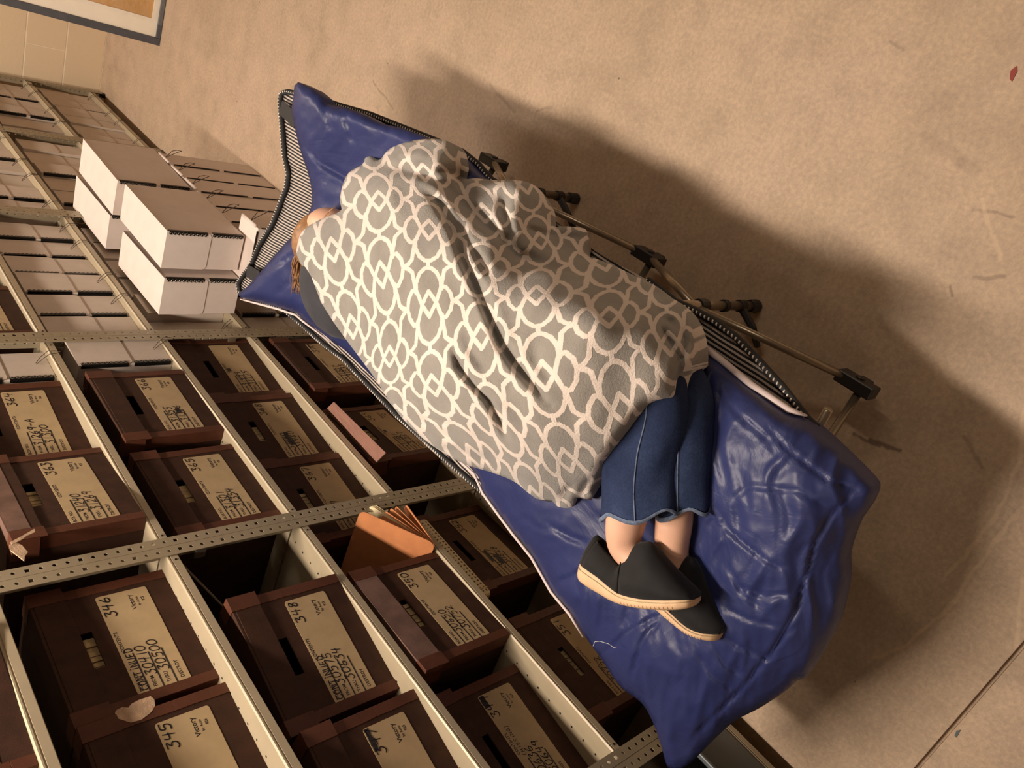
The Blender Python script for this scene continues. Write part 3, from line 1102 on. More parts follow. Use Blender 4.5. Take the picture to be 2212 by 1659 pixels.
# --- cot
cot = thing('camp_cot', 'folding camp cot with striped fabric and grey tube legs under the blue pad', 'cot', (.55, 1.25, 0))
m = new_mat('striped_fabric', (.4, .35, .3), .75)
t_ = NT(m)
sp = t_.n('ShaderNodeSeparateXYZ')
t_.link(t_.vm('ADD', t_.coord(), t_.vm('SCALE', t_.noise(5, 2, .5, None, 'Color'), scale=.012)), sp.inputs[0])
st = t_.math('FRACT', t_.math('DIVIDE', sp.outputs[0], .0088))
t_.color(t_.mix(t_.mapr(t_.math('ABSOLUTE', t_.math('SUBTRACT', st, .5)), .20, .27), (0.52, 0.44, 0.38), (0.012, 0.010, 0.012)))
COT = [(1765, 925), (1745, 905), (1690, 835), (1640, 780), (1590, 728), (1545, 695), (1500, 670), (1460, 652), (1400, 605), (1290, 545), (1150, 440), (1062, 388), (1034, 355), (1000, 328), (931, 299), (870, 275), (800, 247), (740, 230), (690, 213), (650, 205), (622, 198), (609, 201), (606, 215), (607, 240), (611, 290), (615, 340), (623, 375), (619, 405), (604, 445), (588, 485), (560, 530), (541, 575), (520, 602), (515, 612), (517, 630), (560, 650), (612, 668), (650, 700), (700, 745), (742, 776), (860, 900), (962, 992), (1000, 1025), (1042, 1062), (1160, 1180), (1290, 1330), (1400, 1400), (1560, 1280), (1700, 1060)]
COTZ = [(1745, 905, .395), (1600, 740, .395), (1480, 660, .40), (1290, 545, .40), (1060, 388, .40), (931, 299, .415), (740, 230, .46), (609, 201, .50), (612, 300, .50), (620, 390, .49), (560, 530, .50), (517, 620, .505), (650, 700, .42), (742, 776, .40), (962, 992, .40), (1042, 1062, .40), (1290, 1330, .39), (1500, 1300, .39), (1700, 1060, .39), (1200, 800, .36), (900, 600, .36), (750, 450, .41), (1450, 1000, .36)]


def parent_keep(o, p):
    o.parent = p
    o.matrix_parent_inverse = Matrix.Translation(-Vector(p.location))
    return o


fab = parent_keep(drape('fabric', COT, COTZ, m, step=16, round_w=10, round_h=.004, drop=.004, tuck=.004), cot)
ce = tps([c[:2] for c in COTZ], [c[2] for c in COTZ])
for seg_ in (COT[0:9], COT[10:42], COT[40:46]):
    pl = []
    for i in range(len(seg_) - 1):
        a, b = np.array(seg_[i], float), np.array(seg_[i + 1], float)
        k = max(1, int(np.linalg.norm(b - a) / 12))
        for j in range(k): pl.append(a + (b - a) * j / k)
    pl.append(np.array(seg_[-1], float))
    zz = ce(np.array(pl))
    W = [at(p[0], p[1], zz[i] + .001) for i, p in enumerate(pl)]
    mb = MB()
    mb.tube(W, .0075, 8)
    # white stitches set along the cord
    acc = 0
    for i in range(len(W) - 1):
        L = (W[i + 1] - W[i]).length
        while acc < L:
            c = W[i].lerp(W[i + 1], acc / L)
            d = (W[i + 1] - W[i]).normalized()
            sd = d.cross(Vector((0, 0, 1))).normalized()
            mb.tube([c + Vector((0, 0, .0066)) - sd * .0024 - d * .001, c + Vector((0, 0, .0085)), c + Vector((0, 0, .0066)) + sd * .0024 + d * .001], .0017, 5, 1)
            acc += .0092
        acc -= L
    parent_keep(mb.build('edge_binding', [M['binding'], M['stitch']], smooth=True), cot)
for pa, pb, z in (((608, 232), (640, 262), .51), ((535, 585), (560, 600), .515)):
    A, B = at(*pa, z), at(*pb, z)
    mb = MB()
    mb.box((-.002, -.02, 0), ((B - A).length, .02, .002), 0, Matrix.Translation(A) @ (B - A).to_track_quat('X', 'Z').to_matrix().to_4x4())
    parent_keep(mb.build('webbing_strap', M['binding']), cot)

LEGX = .868
for side, X in ((1, LEGX), (-1, .215)):
    legs = [.775, 1.392]
    hubs = [.462, 1.035, 1.645]
    for y in legs:
        mb = MB(); mb.tube([(X, y, .012), (X, y, .385)], .0105, 12)
        l = parent_keep(mb.build('leg', M['alu'], smooth=True), cot)
        mb = MB(); mb.tube([(X, y, 0), (X, y, .004), (X, y, .034)], [.014, .0155, .0145], 12)
        mb.tube([(X, y, .062), (X, y, .085)], .0140, 12)
        mb.tube([(X, y, .14), (X, y, .155)], .0140, 12)
        mb.tube([(X, y, .225), (X, y, .255)], .0150, 12)
        parent_keep(mb.build('foot_cap', M['plastic'], bevel=.001), cot)
        mb = MB()
        mb.tube([(X, y, .075), (X - .030 * side, y - .045, .065), (X - .07 * side, y - .06, .03)], [.010, .009, .008], 8)
        parent_keep(mb.build('bracket', M['plastic']), cot)
    for y in hubs:
        zc = .10
        mb = MB()
        mb.box((X - .020, y - .040, zc - .020), (X + .006, y + .040, zc + .022))
        mb.box((X - .026, y - .014, zc - .05), (X + .002, y + .014, zc - .01))
        mb.tube([(X + .004, y, zc), (X + .010, y, zc)], .010, 10)
        parent_keep(mb.build('joint', M['plastic'], bevel=.004), cot)
        for ty in [l_ for l_ in legs if abs(l_ - y) < .36]:
            mb = MB(); mb.tube([(X - .004, y, zc), (X - .004, ty, .262)], .0085, 10)
            parent_keep(mb.build('diagonal_tube', M['alu'], smooth=True), cot)
        if side == 1:
            for s2 in (0, 1):
                xa, xb = (LEGX - .012, .23) if s2 == 0 else (.23, LEGX - .012)
                mb = MB(); mb.tube([(xa, y - .012 + .012 * s2, zc), (xb, y - .06 + .012 * s2, .33)], .0085, 10)
                parent_keep(mb.build('cross_tube', M['alu'], smooth=True), cot)
    mb = MB(); mb.tube([(X - .045 * side, .45, .372), (X - .045 * side, 1.75, .372)], .010, 10)
    parent_keep(mb.build('side_rail', M['alu'], smooth=True), cot)


# --- blue pad
def nylon():
    m = new_mat('navy_nylon', (0.022, 0.030, 0.115), .42, spec=.32, sheen=.0)
    t = NT(m)
    f = t.noise(5, 3, .5)
    t.color(t.ramp(f, [(.3, (0.020, 0.027, 0.100)), (.7, (0.030, 0.039, 0.132))]))
    g = t.n('ShaderNodeTexNoise')
    g.inputs['Scale'].default_value = 7
    g.inputs['Detail'].default_value = 5
    g.inputs['Roughness'].default_value = .55
    g.inputs['Distortion'].default_value = 1.2
    t.link(t.coord(), g.inputs['Vector'])
    rid = t.math('ABSOLUTE', t.math('SUBTRACT', g.outputs[0], .5))
    rid = t.mapr(rid, 0, .12, 0, 1)
    t.bump(t.math('ADD', t.math('MULTIPLY', rid, .25), t.noise(16, 3, .5)), .30, .006)
    return m


M['nylon'] = nylon()
PAD = [(644, 177), (662, 186), (675, 192), (697, 211), (706, 225), (745, 232), (782, 246), (820, 265), (869, 277), (929, 300), (985, 332), (1040, 385), (1150, 480), (1300, 590), (1400, 650), (1475, 715), (1504, 745), (1560, 788), (1620, 838), (1700, 892), (1740, 905), (1782, 935), (1850, 1000), (1888, 1040), (1896, 1058), (1884, 1090), (1857, 1130), (1838, 1180), (1831, 1215), (1833, 1245), (1826, 1290), (1812, 1345), (1785, 1400), (1745, 1460), (1722, 1470), (1700, 1490), (1645, 1527), (1590, 1556), (1550, 1590), (1500, 1640), (1470, 1661), (1443, 1657), (1428, 1610), (1408, 1555), (1385, 1518), (1340, 1483), (1300, 1425), (1262, 1372), (1232, 1322), (1192, 1274), (1150, 1200), (1110, 1150), (1080, 1110), (1045, 1062), (1026, 1020), (960, 960), (850, 860), (760, 770), (715, 735), (655, 690), (640, 677), (605, 665), (560, 653), (520, 643), (514, 636), (535, 618), (560, 590), (590, 555), (620, 522), (643, 497), (662, 470), (673, 440), (672, 405), (664, 370), (652, 335), (641, 295), (634, 262), (630, 235), (634, 205), (636, 185)]
PADZ = [(644, 180, .580), (680, 240, .565), (660, 330, .535), (690, 420, .505), (745, 260, .545), (850, 290, .50), (929, 305, .475), (830, 350, .485), (760, 400, .485), (640, 560, .510), (590, 600, .525), (520, 640, .540), (600, 650, .510), (655, 685, .48), (720, 600, .47), (800, 600, .455), (760, 765, .445), (1040, 385, .455), (1300, 590, .445), (1000, 700, .45), (1300, 900, .45), (960, 955, .44), (1040, 1040, .445), (1110, 1110, .462), (1192, 1270, .435), (1262, 1370, .430), (1250, 1290, .465), (1180, 1150, .468), (1340, 1480, .42), (1385, 1518, .415), (1380, 1420, .468), (1445, 1655, .375), (1480, 1560, .44), (1550, 1585, .41), (1500, 1400, .470), (1645, 1525, .40), (1620, 1420, .455), (1745, 1455, .395), (1700, 1350, .462), (1812, 1345, .400), (1833, 1240, .405), (1720, 1180, .480), (1838, 1170, .41), (1895, 1058, .425), (1800, 1040, .468), (1850, 1000, .425), (1740, 907, .430), (1650, 980, .490), (1700, 930, .46), (1560, 790, .44), (1570, 880, .478), (1504, 747, .44), (1600, 1100, .488), (1560, 1250, .480), (1330, 1210, .452), (1420, 1330, .452), (1400, 1000, .45)]
PADCR = [([(1870, 1030), (1830, 1075), (1790, 1120), (1760, 1170), (1745, 1230), (1720, 1320), (1680, 1390), (1640, 1440), (1600, 1490), (1560, 1530), (1500, 1590), (1470, 1640)], 4, -0.0081, .08),
         ([(1640, 905), (1700, 970), (1790, 1040), (1860, 1060)], 5, -0.0050, .08),
         ([(1280, 1480 - 60), (1320, 1400), (1350, 1370), (1410, 1335), (1440, 1325)], 4, -0.0074, .08),
         ([(1360, 1475), (1375, 1420), (1395, 1370), (1440, 1330)], 4, -0.0081, .08),
         ([(1180, 1130), (1230, 1160), (1270, 1175)], 6, -0.0074, .08),
         ([(1200, 1260), (1240, 1245), (1265, 1225)], 6, -0.0074, .08),
         ([(1560, 1130), (1600, 1170), (1660, 1215), (1700, 1230)], 4, -0.0050, .08),
         ([(1540, 1080), (1580, 1150), (1640, 1200)], 4, -0.0050, .08),
         ([(1560, 1210), (1600, 1270), (1660, 1290), (1740, 1275)], 4, -0.0050, .08),
         ([(1560, 1310), (1620, 1340), (1690, 1355)], 4, -0.0050, .08),
         ([(1560, 1370), (1600, 1400), (1660, 1425), (1690, 1400)], 4, -0.0062, .08),
         ([(1540, 1390), (1570, 1440), (1610, 1460)], 4, -0.0056, .08),
         ([(1660, 1420), (1690, 1380), (1720, 1350)], 4, -0.0056, .08),
         ([(1500, 1400), (1540, 1460), (1600, 1500)], 6, -0.0050, .08),
         ([(1580, 1250), (1620, 1300), (1640, 1310)], 4, -0.0037, .08),
         ([(1530, 830), (1600, 900), (1660, 950), (1680, 990)], 6, -0.0037, .08),
         ([(1560, 1090), (1620, 1050), (1720, 1060), (1800, 1100)], 6, -0.0037, .08),
         ([(640, 290), (690, 350), (750, 385), (790, 395)], 6, -0.0087, .08),
         ([(700, 230), (712, 275), (714, 280)], 4, -0.0062, .08), ([(740, 240), (760, 300), (765, 310)], 4, -0.0050, .08),
         ([(560, 590), (610, 565), (640, 545)], 4, -0.0050, .08), ([(590, 640), (640, 600)], 6, -0.0037, .08),
         ([(1060, 1080), (1080, 1120), (1085, 1160)], 4, -0.0037, .08), ([(1130, 1110), (1160, 1140), (1200, 1150)], 4, -0.0037, .08)]


def pad_extra(P, dl):
    out = np.zeros(len(P))
    for i, p in enumerate(P):
        q = at(p[0], p[1], .45)
        a = noise.noise(Vector((q.x * 9, q.y * 7, 3.1)))
        b = 1 - abs(noise.noise(Vector((q.x * 17 + q.y * 6, q.y * 13, 8.1))))
        c = 1 - abs(noise.noise(Vector((q.x * 31, q.y * 38, 5.1))))
        k = min(1, dl[i] / 30)
        out[i] = (.007 * a + .0045 * (b - .7) + .0012 * (c - .7)) * k
        if p[0] > 1420 or p[1] > 1150:
            m1, m2 = (q.x + .5 * q.y), (q.y - .5 * q.x)
            wv = noise.noise(Vector((m1 * 7 + .4 * a, m2 * 26 + 1.2 * a, 6.6)))
            w2 = noise.noise(Vector((m1 * 13 + a, m2 * 48 + 2 * a, 1.6)))
            out[i] += (.0050 * (1 - 2.2 * abs(wv)) + .0022 * (1 - 2 * abs(w2))) * k * min(1, max(p[0] - 1420, p[1] - 1150) / 120)
        if dl[i] < 30: out[i] += .002 * noise.noise(Vector((q.x * 60, q.y * 60, 2)))
    return out


pad = thing('sleeping_pad', 'crumpled navy blue sleeping pad spread over the camp cot', 'mattress', (.55, 1.25, .40))
pd_ = parent_keep(drape('pad_top', PAD, PADZ, [M['nylon'], M['nylon']], step=7, creases=PADCR, round_w=26, round_h=.018, drop=.030, tuck=.006, extra=pad_extra, lam=2e-3), pad)
for a, b in ((15, 21), (58, 64), (47, 56)):
    seg_ = PAD[a:b]
    ev_ = tps([c[:2] for c in PADZ], [c[2] for c in PADZ], 2e-3)
    zz = ev_(np.array(seg_, float)) - .020
    off = 2.0
    W = []
    for i, p in enumerate(seg_):
        q = at(p[0], p[1], zz[i])
        out = Vector((1, 0, 0)) if a == 15 else Vector((-1, 0, 0))
        W.append(q + out * .006)
    mb = MB()
    mb.tube(W, [.002] + [.0065 if a == 15 else .0035] * (len(W) - 2) + [.002], 8)
    parent_keep(mb.build('pale_underside', M['underside'], smooth=True), pad)
tag(MB().tube([at(x, y, .49) for x, y in ((1281, 1396), (1285, 1386), (1296, 1385), (1315, 1391), (1326, 1399), (1332, 1400))], .0004, 5).build('loose_thread', M['stitch']), 'short white loose thread lying on the blue pad', 'thread')


# --- blanket
def trellis_group():
    g = bpy.data.node_groups.new('trellis', 'ShaderNodeTree')
    g.interface.new_socket('P', in_out='INPUT', socket_type='NodeSocketVector')
    g.interface.new_socket('D', in_out='OUTPUT', socket_type='NodeSocketFloat')
    t = NT(g)
    gi, go = t.n('NodeGroupInput'), t.n('NodeGroupOutput')
    p = gi.outputs[0]
    K = .69
    L_ = [[(.155, 0), (0, .15)],
          [(.155, 0), (.27, .20), (.303, .32), (.325, .42), (.40, .468), (.5, .5)],
          [(.27, .20), (.36, .19), (.45, .11), (.49, 0)],
          [(.27, .165), (.255, .28), (.175, .39), (.07, .445), (0, .455), (0, .52)]]
    S = [(l[i], l[i + 1]) for l in L_ for i in range(len(l) - 1)]
    d = None
    for a, b in S:
        x = t.seg(p, (a[0] * K, a[1], 0), (b[0] * K, b[1], 0))
        d = x if d is None else t.math('MINIMUM', d, x)
    t.link(d, go.inputs[0])
    return g


def blanket_mat():
    m = new_mat('plush_fleece', (0.4, 0.36, 0.31), .95, spec=.15, sheen=.35)
    m.node_tree.nodes['Principled BSDF'].inputs['Sheen Roughness'].default_value = .6
    t = NT(m)
    a = t.n('ShaderNodeAttribute', attribute_name='cloth')
    wn = t.vm('SCALE', t.vm('SUBTRACT', t.noise(45, 3, .6, a.outputs['Vector'], 'Color'), (.5, .5, .5)), scale=.03)
    sp = t.n('ShaderNodeSeparateXYZ')
    t.link(t.vm('ADD', a.outputs['Vector'], wn), sp.inputs[0])
    c, v = sp.outputs[0], sp.outputs[1]
    grp = trellis_group()

    def cell(oc, ov):
        x = t.math('SUBTRACT', t.math('MULTIPLY', t.math('FRACT', t.math('ADD', t.math('MULTIPLY', c, .5), oc)), 2), 1)
        y = t.math('SUBTRACT', t.math('FRACT', t.math('ADD', v, ov)), .5)
        cb = t.n('ShaderNodeCombineXYZ')
        t.link(t.math('MULTIPLY', t.math('ABSOLUTE', x), .69), cb.inputs[0])
        t.link(t.math('ABSOLUTE', y), cb.inputs[1])
        gn = t.n('ShaderNodeGroup')
        gn.node_tree = grp
        t.link(cb.outputs[0], gn.inputs[0])
        return gn.outputs[0]
    d = t.math('MINIMUM', cell(.5, .5), cell(0, 0))
    line = t.mapr(d, .0225, .0320, 1, 0)
    obj = t.coord()
    f = t.noise(14, 4, .6, obj)
    grey = t.ramp(f, [(.3, (0.225, 0.205, 0.18)), (.7, (0.305, 0.280, 0.245))])
    white = t.ramp(f, [(.3, (0.74, 0.635, 0.56)), (.7, (0.82, 0.71, 0.63))])
    col = t.mix(line, grey, white)
    t.color(col)
    fz = t.noise(260, 4, .75, obj)
    t.bump(t.math('ADD', t.math('MULTIPLY', line, .25), t.math('MULTIPLY', fz, .7)), .7, .005)
    return m


M['blanket'] = blanket_mat()
BL = [(640, 537), (648, 507), (665, 489), (700, 470), (722, 462), (738, 452), (734, 436), (740, 400), (754, 372), (783, 355), (790, 338), (800, 337), (808, 345), (822, 344), (836, 326), (860, 309), (900, 302), (945, 300), (972, 307), (990, 325), (997, 350), (998, 384), (1030, 385), (1070, 389), (1110, 388), (1150, 398), (1176, 421), (1190, 450), (1196, 487), (1225, 489), (1264, 494), (1268, 507), (1273, 522), (1273, 552), (1300, 563), (1360, 590), (1420, 620), (1462, 652), (1482, 672), (1494, 692), (1498, 715), (1500, 742), (1506, 768), (1502, 784), (1485, 797), (1466, 812), (1460, 842), (1454, 857), (1430, 862), (1398, 872), (1378, 893), (1350, 930), (1325, 965), (1300, 1000), (1287, 1032), (1276, 1058), (1282, 1066), (1278, 1080), (1262, 1078), (1246, 1076), (1240, 1095), (1225, 1104), (1206, 1098), (1196, 1085), (1165, 1080), (1140, 1064), (1110, 1040), (1060, 1020), (1010, 1005), (970, 985), (930, 960), (900, 935), (870, 905), (840, 865), (810, 818), (780, 777), (750, 737), (720, 695), (692, 650), (670, 610), (652, 575), (641, 550)]
BLZ = [(642, 545, .615), (650, 510, .62), (700, 470, .60), (736, 445, .575), (740, 400, .575), (785, 352, .53), (835, 328, .515), (900, 303, .50), (975, 308, .505), (997, 355, .49), (1000, 385, .48), (1070, 389, .475), (1150, 398, .455), (1190, 450, .445), (1200, 488, .45), (1268, 500, .440), (1273, 552, .45), (1360, 590, .47), (1420, 620, .485), (1482, 672, .525), (1500, 742, .545), (1503, 784, .548), (1462, 830, .585), (1454, 857, .60), (1398, 872, .63), (1350, 930, .632), (1300, 1000, .605), (1278, 1075, .50), (1240, 1095, .478), (1206, 1098, .478), (1140, 1064, .530), (1060, 1020, .58), (970, 985, .62), (900, 935, .65), (840, 865, .665), (780, 777, .665), (720, 695, .655), (670, 610, .63),
       (690, 540, .655), (720, 600, .67), (760, 520, .66), (780, 430, .64), (830, 400, .655), (860, 480, .70), (820, 620, .715), (900, 560, .735), (900, 700, .74), (880, 420, .655), (940, 430, .635), (960, 520, .712), (1000, 640, .735), (980, 760, .755), (920, 840, .725), (1060, 860, .735), (1020, 940, .685), (1120, 950, .69), (1200, 850, .715), (1150, 1020, .62), (1230, 1000, .63), (1300, 880, .675), (1100, 740, .735), (1080, 620, .735), (1160, 640, .735), (1200, 720, .738), (1300, 760, .712), (1380, 780, .665), (1400, 720, .662), (1450, 740, .605), (1440, 800, .635), (1300, 680, .712), (1230, 640, .702), (1330, 640, .585), (1400, 670, .595), (1200, 580, .60), (1130, 570, .625), (1270, 610, .60), (1060, 520, .655), (1010, 470, .61), (900, 350, .580), (950, 350, .570), (960, 400, .590), (1060, 440, .548), (1120, 430, .530), (1160, 480, .505), (1230, 530, .475), (1030, 410, .520), (1460, 700, .575), (1350, 840, .66)]
# lattice of the printed pattern: picture point -> (column, row)
LAT = [((718, 540), (-1, .5)), ((762, 706), (-1, 1.5)), ((819, 433), (0, 0)), ((823, 593), (0, 1)), ((841, 772), (0, 2)), ((927, 494), (1, .5)), ((927, 655), (1, 1.5)), ((936, 834), (1, 2.5)), ((1029, 987), (1, 3.5)),
       ((1035, 580), (2, 1)), ((1040, 725), (2, 2)), ((1073, 906), (2, 3)), ((1158, 636), (3, 1.5)), ((1175, 813), (3, 2.5)), ((1224, 995), (3, 3.5)), ((1316, 683), (4, 2)), ((1345, 884), (4, 3)), ((1312, 590), (4, 1.2)), ((1170, 526), (3, .55)), ((1430, 760), (4.85, 2.6)),
       ((1060, 470), (2.1, .05)), ((960, 330), (1.5, -.9)), ((1110, 420), (2.7, -.35)), ((870, 860), (.25, 2.75)), ((1210, 505), (3.5, .45))]
luv = tps([a for a, b in LAT], [b for a, b in LAT], 5e-3)
BLCR = [([(985, 385), (1030, 400), (1100, 405), (1150, 430)], 12, .014, 0),
        ([(915, 380), (960, 405), (1000, 445), (1040, 490)], 14, .020, 0),
        ([(840, 345), (880, 335), (930, 340)], 14, .012, 0),
        ([(905, 400), (950, 440), (985, 500), (1003, 560), (1030, 620), (1060, 690), (1085, 745), (1115, 790), (1150, 830), (1190, 875)], 9, -0.0331, 0.20),
        ([(985, 470), (1010, 520), (1040, 570), (1060, 600)], 9, -0.0156, 0.18),
        ([(975, 740), (990, 790), (1020, 830), (1055, 865), (1080, 910), (1100, 960)], 8, -0.0234, 0.23),
        ([(795, 352), (850, 362), (905, 372), (960, 400), (1000, 440), (1050, 480), (1090, 520), (1120, 548), (1190, 575), (1260, 590)], 12, -0.0342, 0.09),
        ([(910, 372), (960, 368), (985, 372), (998, 400), (1010, 425)], 9, -0.0215, 0.18),
        ([(1090, 420), (1085, 450), (1100, 500), (1105, 530)], 10, -0.0215, 0.23),
        ([(1130, 490), (1180, 505), (1265, 512)], 6, -0.0117, 0.18),
        ([(735, 450), (755, 445), (775, 440), (780, 425), (765, 410)], 8, -0.0126, 0.18),
        ([(1430, 700), (1440, 725), (1455, 745), (1465, 770), (1455, 800)], 6, -0.0195, 0.23),
        ([(1475, 700), (1480, 740), (1470, 790), (1455, 830)], 6, -0.0175, 0.23),
        ([(1420, 660), (1440, 690), (1460, 700)], 8, -0.0117, 0.18),
        ([(770, 700), (800, 760), (840, 820), (870, 870), (905, 905), (960, 940), (1010, 965)], 6, -0.0078, 0.23),
        ([(800, 700), (840, 780), (880, 850), (930, 900), (985, 925)], 6, -0.0069, 0.23),
        ([(930, 965), (985, 975), (1040, 990), (1080, 1000)], 8, -0.0117, 0.18),
        ([(745, 660), (760, 720), (790, 760)], 6, -0.0059, 0.23),
        ([(1215, 1080), (1222, 1060), (1240, 1050)], 8, -0.0117, 0.18), ([(1255, 1075), (1262, 1050), (1280, 1030)], 8, -0.0117, 0.18),
        ([(850, 330), (870, 350), (900, 345), (930, 350)], 9, -0.0117, 0.18),
        ([(1000, 700), (1020, 760), (1060, 810)], 13, -0.0059, 0.00), ([(830, 500), (850, 600), (880, 690)], 16, -0.0059, 0.14), ([(1150, 700), (1160, 780), (1200, 840)], 16, -0.0059, 0.14)]


def bl_extra(P, dl):
    out = np.zeros(len(P))
    for i, p in enumerate(P):
        q = at(p[0], p[1], .6)
        out[i] = (.006 * noise.noise(Vector((q.x * 9, q.y * 9, 1.7))) + .003 * noise.noise(Vector((q.x * 24, q.y * 24, 4.7)))) * min(1, dl[i] / 25)
    return out


def bl_drop(px, p): return max(.012, p.z - .47) if px[1] > 380 or px[0] < 760 else max(.012, min(.05, p.z - .46))


bl = drape('plush_blanket', BL, BLZ, M['blanket'], step=6, creases=BLCR, round_w=22, round_h=.018, drop=bl_drop, tuck=.012, extra=bl_extra, uv=luv, lam=4e-3)
tag(bl, 'grey plush blanket with white trellis pattern draped over the sleeping person', 'blanket')

# ------------------------------------------------------------------ person under the blanket
per = thing('person', 'person asleep on their side under the trellis blanket, jeans and black shoes showing', 'person', (.55, 1.2, .45))
head = at(712, 520, .545)
SK = [  # name, point, radius, parent index
    (at(1120, 830, .60), .095, None),            # 0 pelvis
    (at(1000, 740, .60), .090, 0),               # 1 waist
    (at(900, 650, .60), .095, 1),                # 2 chest
    (at(820, 590, .585), .085, 2),               # 3 upper chest
    (at(770, 560, .56), .040, 3),                # 4 neck
    (at(735, 538, .552), .062, 4),               # 5 jaw
    (at(712, 522, .545), .066, 5),               # 6 cranium
    (at(700, 512, .545), .050, 6),               # 7 crown
    (at(1250, 760, .60), .070, 0),               # 8 upper thigh
    (at(1400, 760, .575), .050, 8),              # 9 knee
    (at(1395, 880, .560), .048, 9),              # 10 calf
    (at(1368, 1020, .552), .042, 10),            # 11 lower calf
    (at(1350, 1140, .548), .041, 11),            # 12 ankle
    (at(1345, 1185, .548), .034, 12),            # 13 heel
    (at(1410, 1240, .545), .026, 13),            # 14 ball
    (at(1460, 1272, .545), .016, 14),            # 15 toes
    (at(1280, 780, .50), .060, 0),               # 16 lower thigh
    (at(1450, 790, .50), .045, 16),              # 17
    (at(1470, 900, .500), .045, 17),             # 18
    (at(1462, 1040, .495), .036, 18),            # 19
    (at(1455, 1140, .495), .037, 19),            # 20 ankle
    (at(1448, 1195, .490), .033, 20),            # 21
    (at(1480, 1270, .485), .024, 21),            # 22
    (at(1525, 1330, .482), .015, 22),            # 23
    (at(830, 520, .60), .050, 3),                # 24 upper arm
    (at(900, 440, .57), .040, 24),               # 25 elbow
    (at(830, 430, .55), .032, 25),               # 26 wrist
    (at(795, 440, .545), .026, 26),              # 27 hand
]
me = bpy.data.meshes.new('body')
me.from_pydata([tuple(s[0]) for s in SK], [(s[2], i) for i, s in enumerate(SK) if s[2] is not None], [])
me.materials.append(M['skin'])
body = bpy.data.objects.new('body', me)
COL.objects.link(body)
md = body.modifiers.new('skin', 'SKIN')
md.use_smooth_shade = True
for i, s in enumerate(SK):
    me.skin_vertices[0].data[i].radius = (s[1], s[1])
    me.skin_vertices[0].data[i].use_root = (i == 0)
sb = body.modifiers.new('sub', 'SUBSURF')
sb.levels = sb.render_levels = 2
parent_keep(body, per)


def ellipsoid(name, c, axes, mat, parent, seg=20, rng=12, fn=None):
    mb = MB()
    rings = []
    for i in range(1, rng):
        a = math.pi * i / rng
        rg = []
        for j in range(seg):
            b = 2 * math.pi * j / seg
            p = Vector((math.sin(a) * math.cos(b), math.sin(a) * math.sin(b), math.cos(a)))
            if fn: p = fn(p)
            rg.append(c + axes[0] * p.x + axes[1] * p.y + axes[2] * p.z)
        rings.append(rg)
    mb.loft(rings)
    return parent_keep(mb.build(name, mat, smooth=True), parent)


# face visible at the blanket edge: brow and closed eye toward +X
fc = at(700, 470, .540)
ellipsoid('forehead', at(712, 484, .535), [Vector((.044, .0, 0)), Vector((-.01, .062, .0)), Vector((0, 0, .056))], M['skin'], per)
mb = MB()
mb.tube([at(x, y, z) for x, y, z in ((700, 470, .577), (708, 460, .580), (716, 452, .580), (724, 447, .574))], [.0006, .0018, .0018, .0006], 6)
parent_keep(mb.build('eyebrow', M['hair'], smooth=True), per)
# hair: cap behind the head and loose locks
hb = MB()
rh = random.Random(5)
for k in range(150):
    u = rh.random()
    a = np.array([682, 464]) * (1 - u) + np.array([640, 560]) * u + np.array([rh.uniform(-4, 10), rh.uniform(-8, 8)])
    b = a + np.array([rh.uniform(-22, -2) * (.3 + u), rh.uniform(20, 55)])
    c = np.array([655, 600]) + np.array([rh.uniform(-22, 14), rh.uniform(-25, 35)])
    z0, z1, z2 = .575 - .03 * rh.random(), .55 - .03 * rh.random(), .525 - .01 * rh.random()
    p0, p1, p2 = at(a[0], a[1], z0), at(b[0], b[1], z1), at(c[0], c[1], z2)
    pts = [(1 - t) ** 2 * p0 + 2 * t * (1 - t) * p1 + t * t * p2 for t in [i / 7 for i in range(8)]]
    r = rh.uniform(.0012, .0035) if k < 120 else .0005
    hb.tube(pts, [r * (1 - .5 * i / 7) for i in range(8)], 5)
for k in range(14):
    p0 = at(648 + rh.uniform(-6, 4), 565 + rh.uniform(-10, 10), .53)
    p1 = at(625 + rh.uniform(-10, 12), 590 + rh.uniform(-10, 12), .525)
    p2 = at(640 + rh.uniform(-12, 12), 625 + rh.uniform(-12, 14), .522)
    hb.tube([(1 - t) ** 2 * p0 + 2 * t * (1 - t) * p1 + t * t * p2 for t in [i / 8 for i in range(9)]], .0005, 4)
parent_keep(hb.build('hair', M['hair'], smooth=True), per)
ellipsoid('hair_cap', at(682, 520, .540), [Vector((.075, .015, 0)), Vector((-.02, .060, 0)), Vector((0, 0, .062))], M['hair'], per)
ellipsoid('shirt', at(735, 625, .545), [Vector((.10, .09, 0)), Vector((-.07, .12, 0)), Vector((0, 0, .085))], M['shirt'], per)


# jeans
def denim():
    m = new_mat('denim', (0.030, 0.050, 0.125), .85, spec=.2)
    t = NT(m)
    p = t.coord()
    f = t.noise(9, 4, .6, p)
    g = t.noise(260, 3, .7, p)
    c = t.ramp(f, [(.3, (0.013, 0.022, 0.060)), (.55, (0.022, 0.036, 0.090)), (.8, (0.042, 0.064, 0.135))])
    c = t.mix(.6, c, t.ramp(g, [(.3, (.3, .3, .3)), (.7, (.7, .7, .7))]), 'OVERLAY')
    t.color(c)
    t.bump(g, .3, .002)
    return m


M['denim'] = denim()
M['hem'] = mottled('faded_hem', (0.13, 0.17, 0.26), .85, .45, 90, .4, 300)


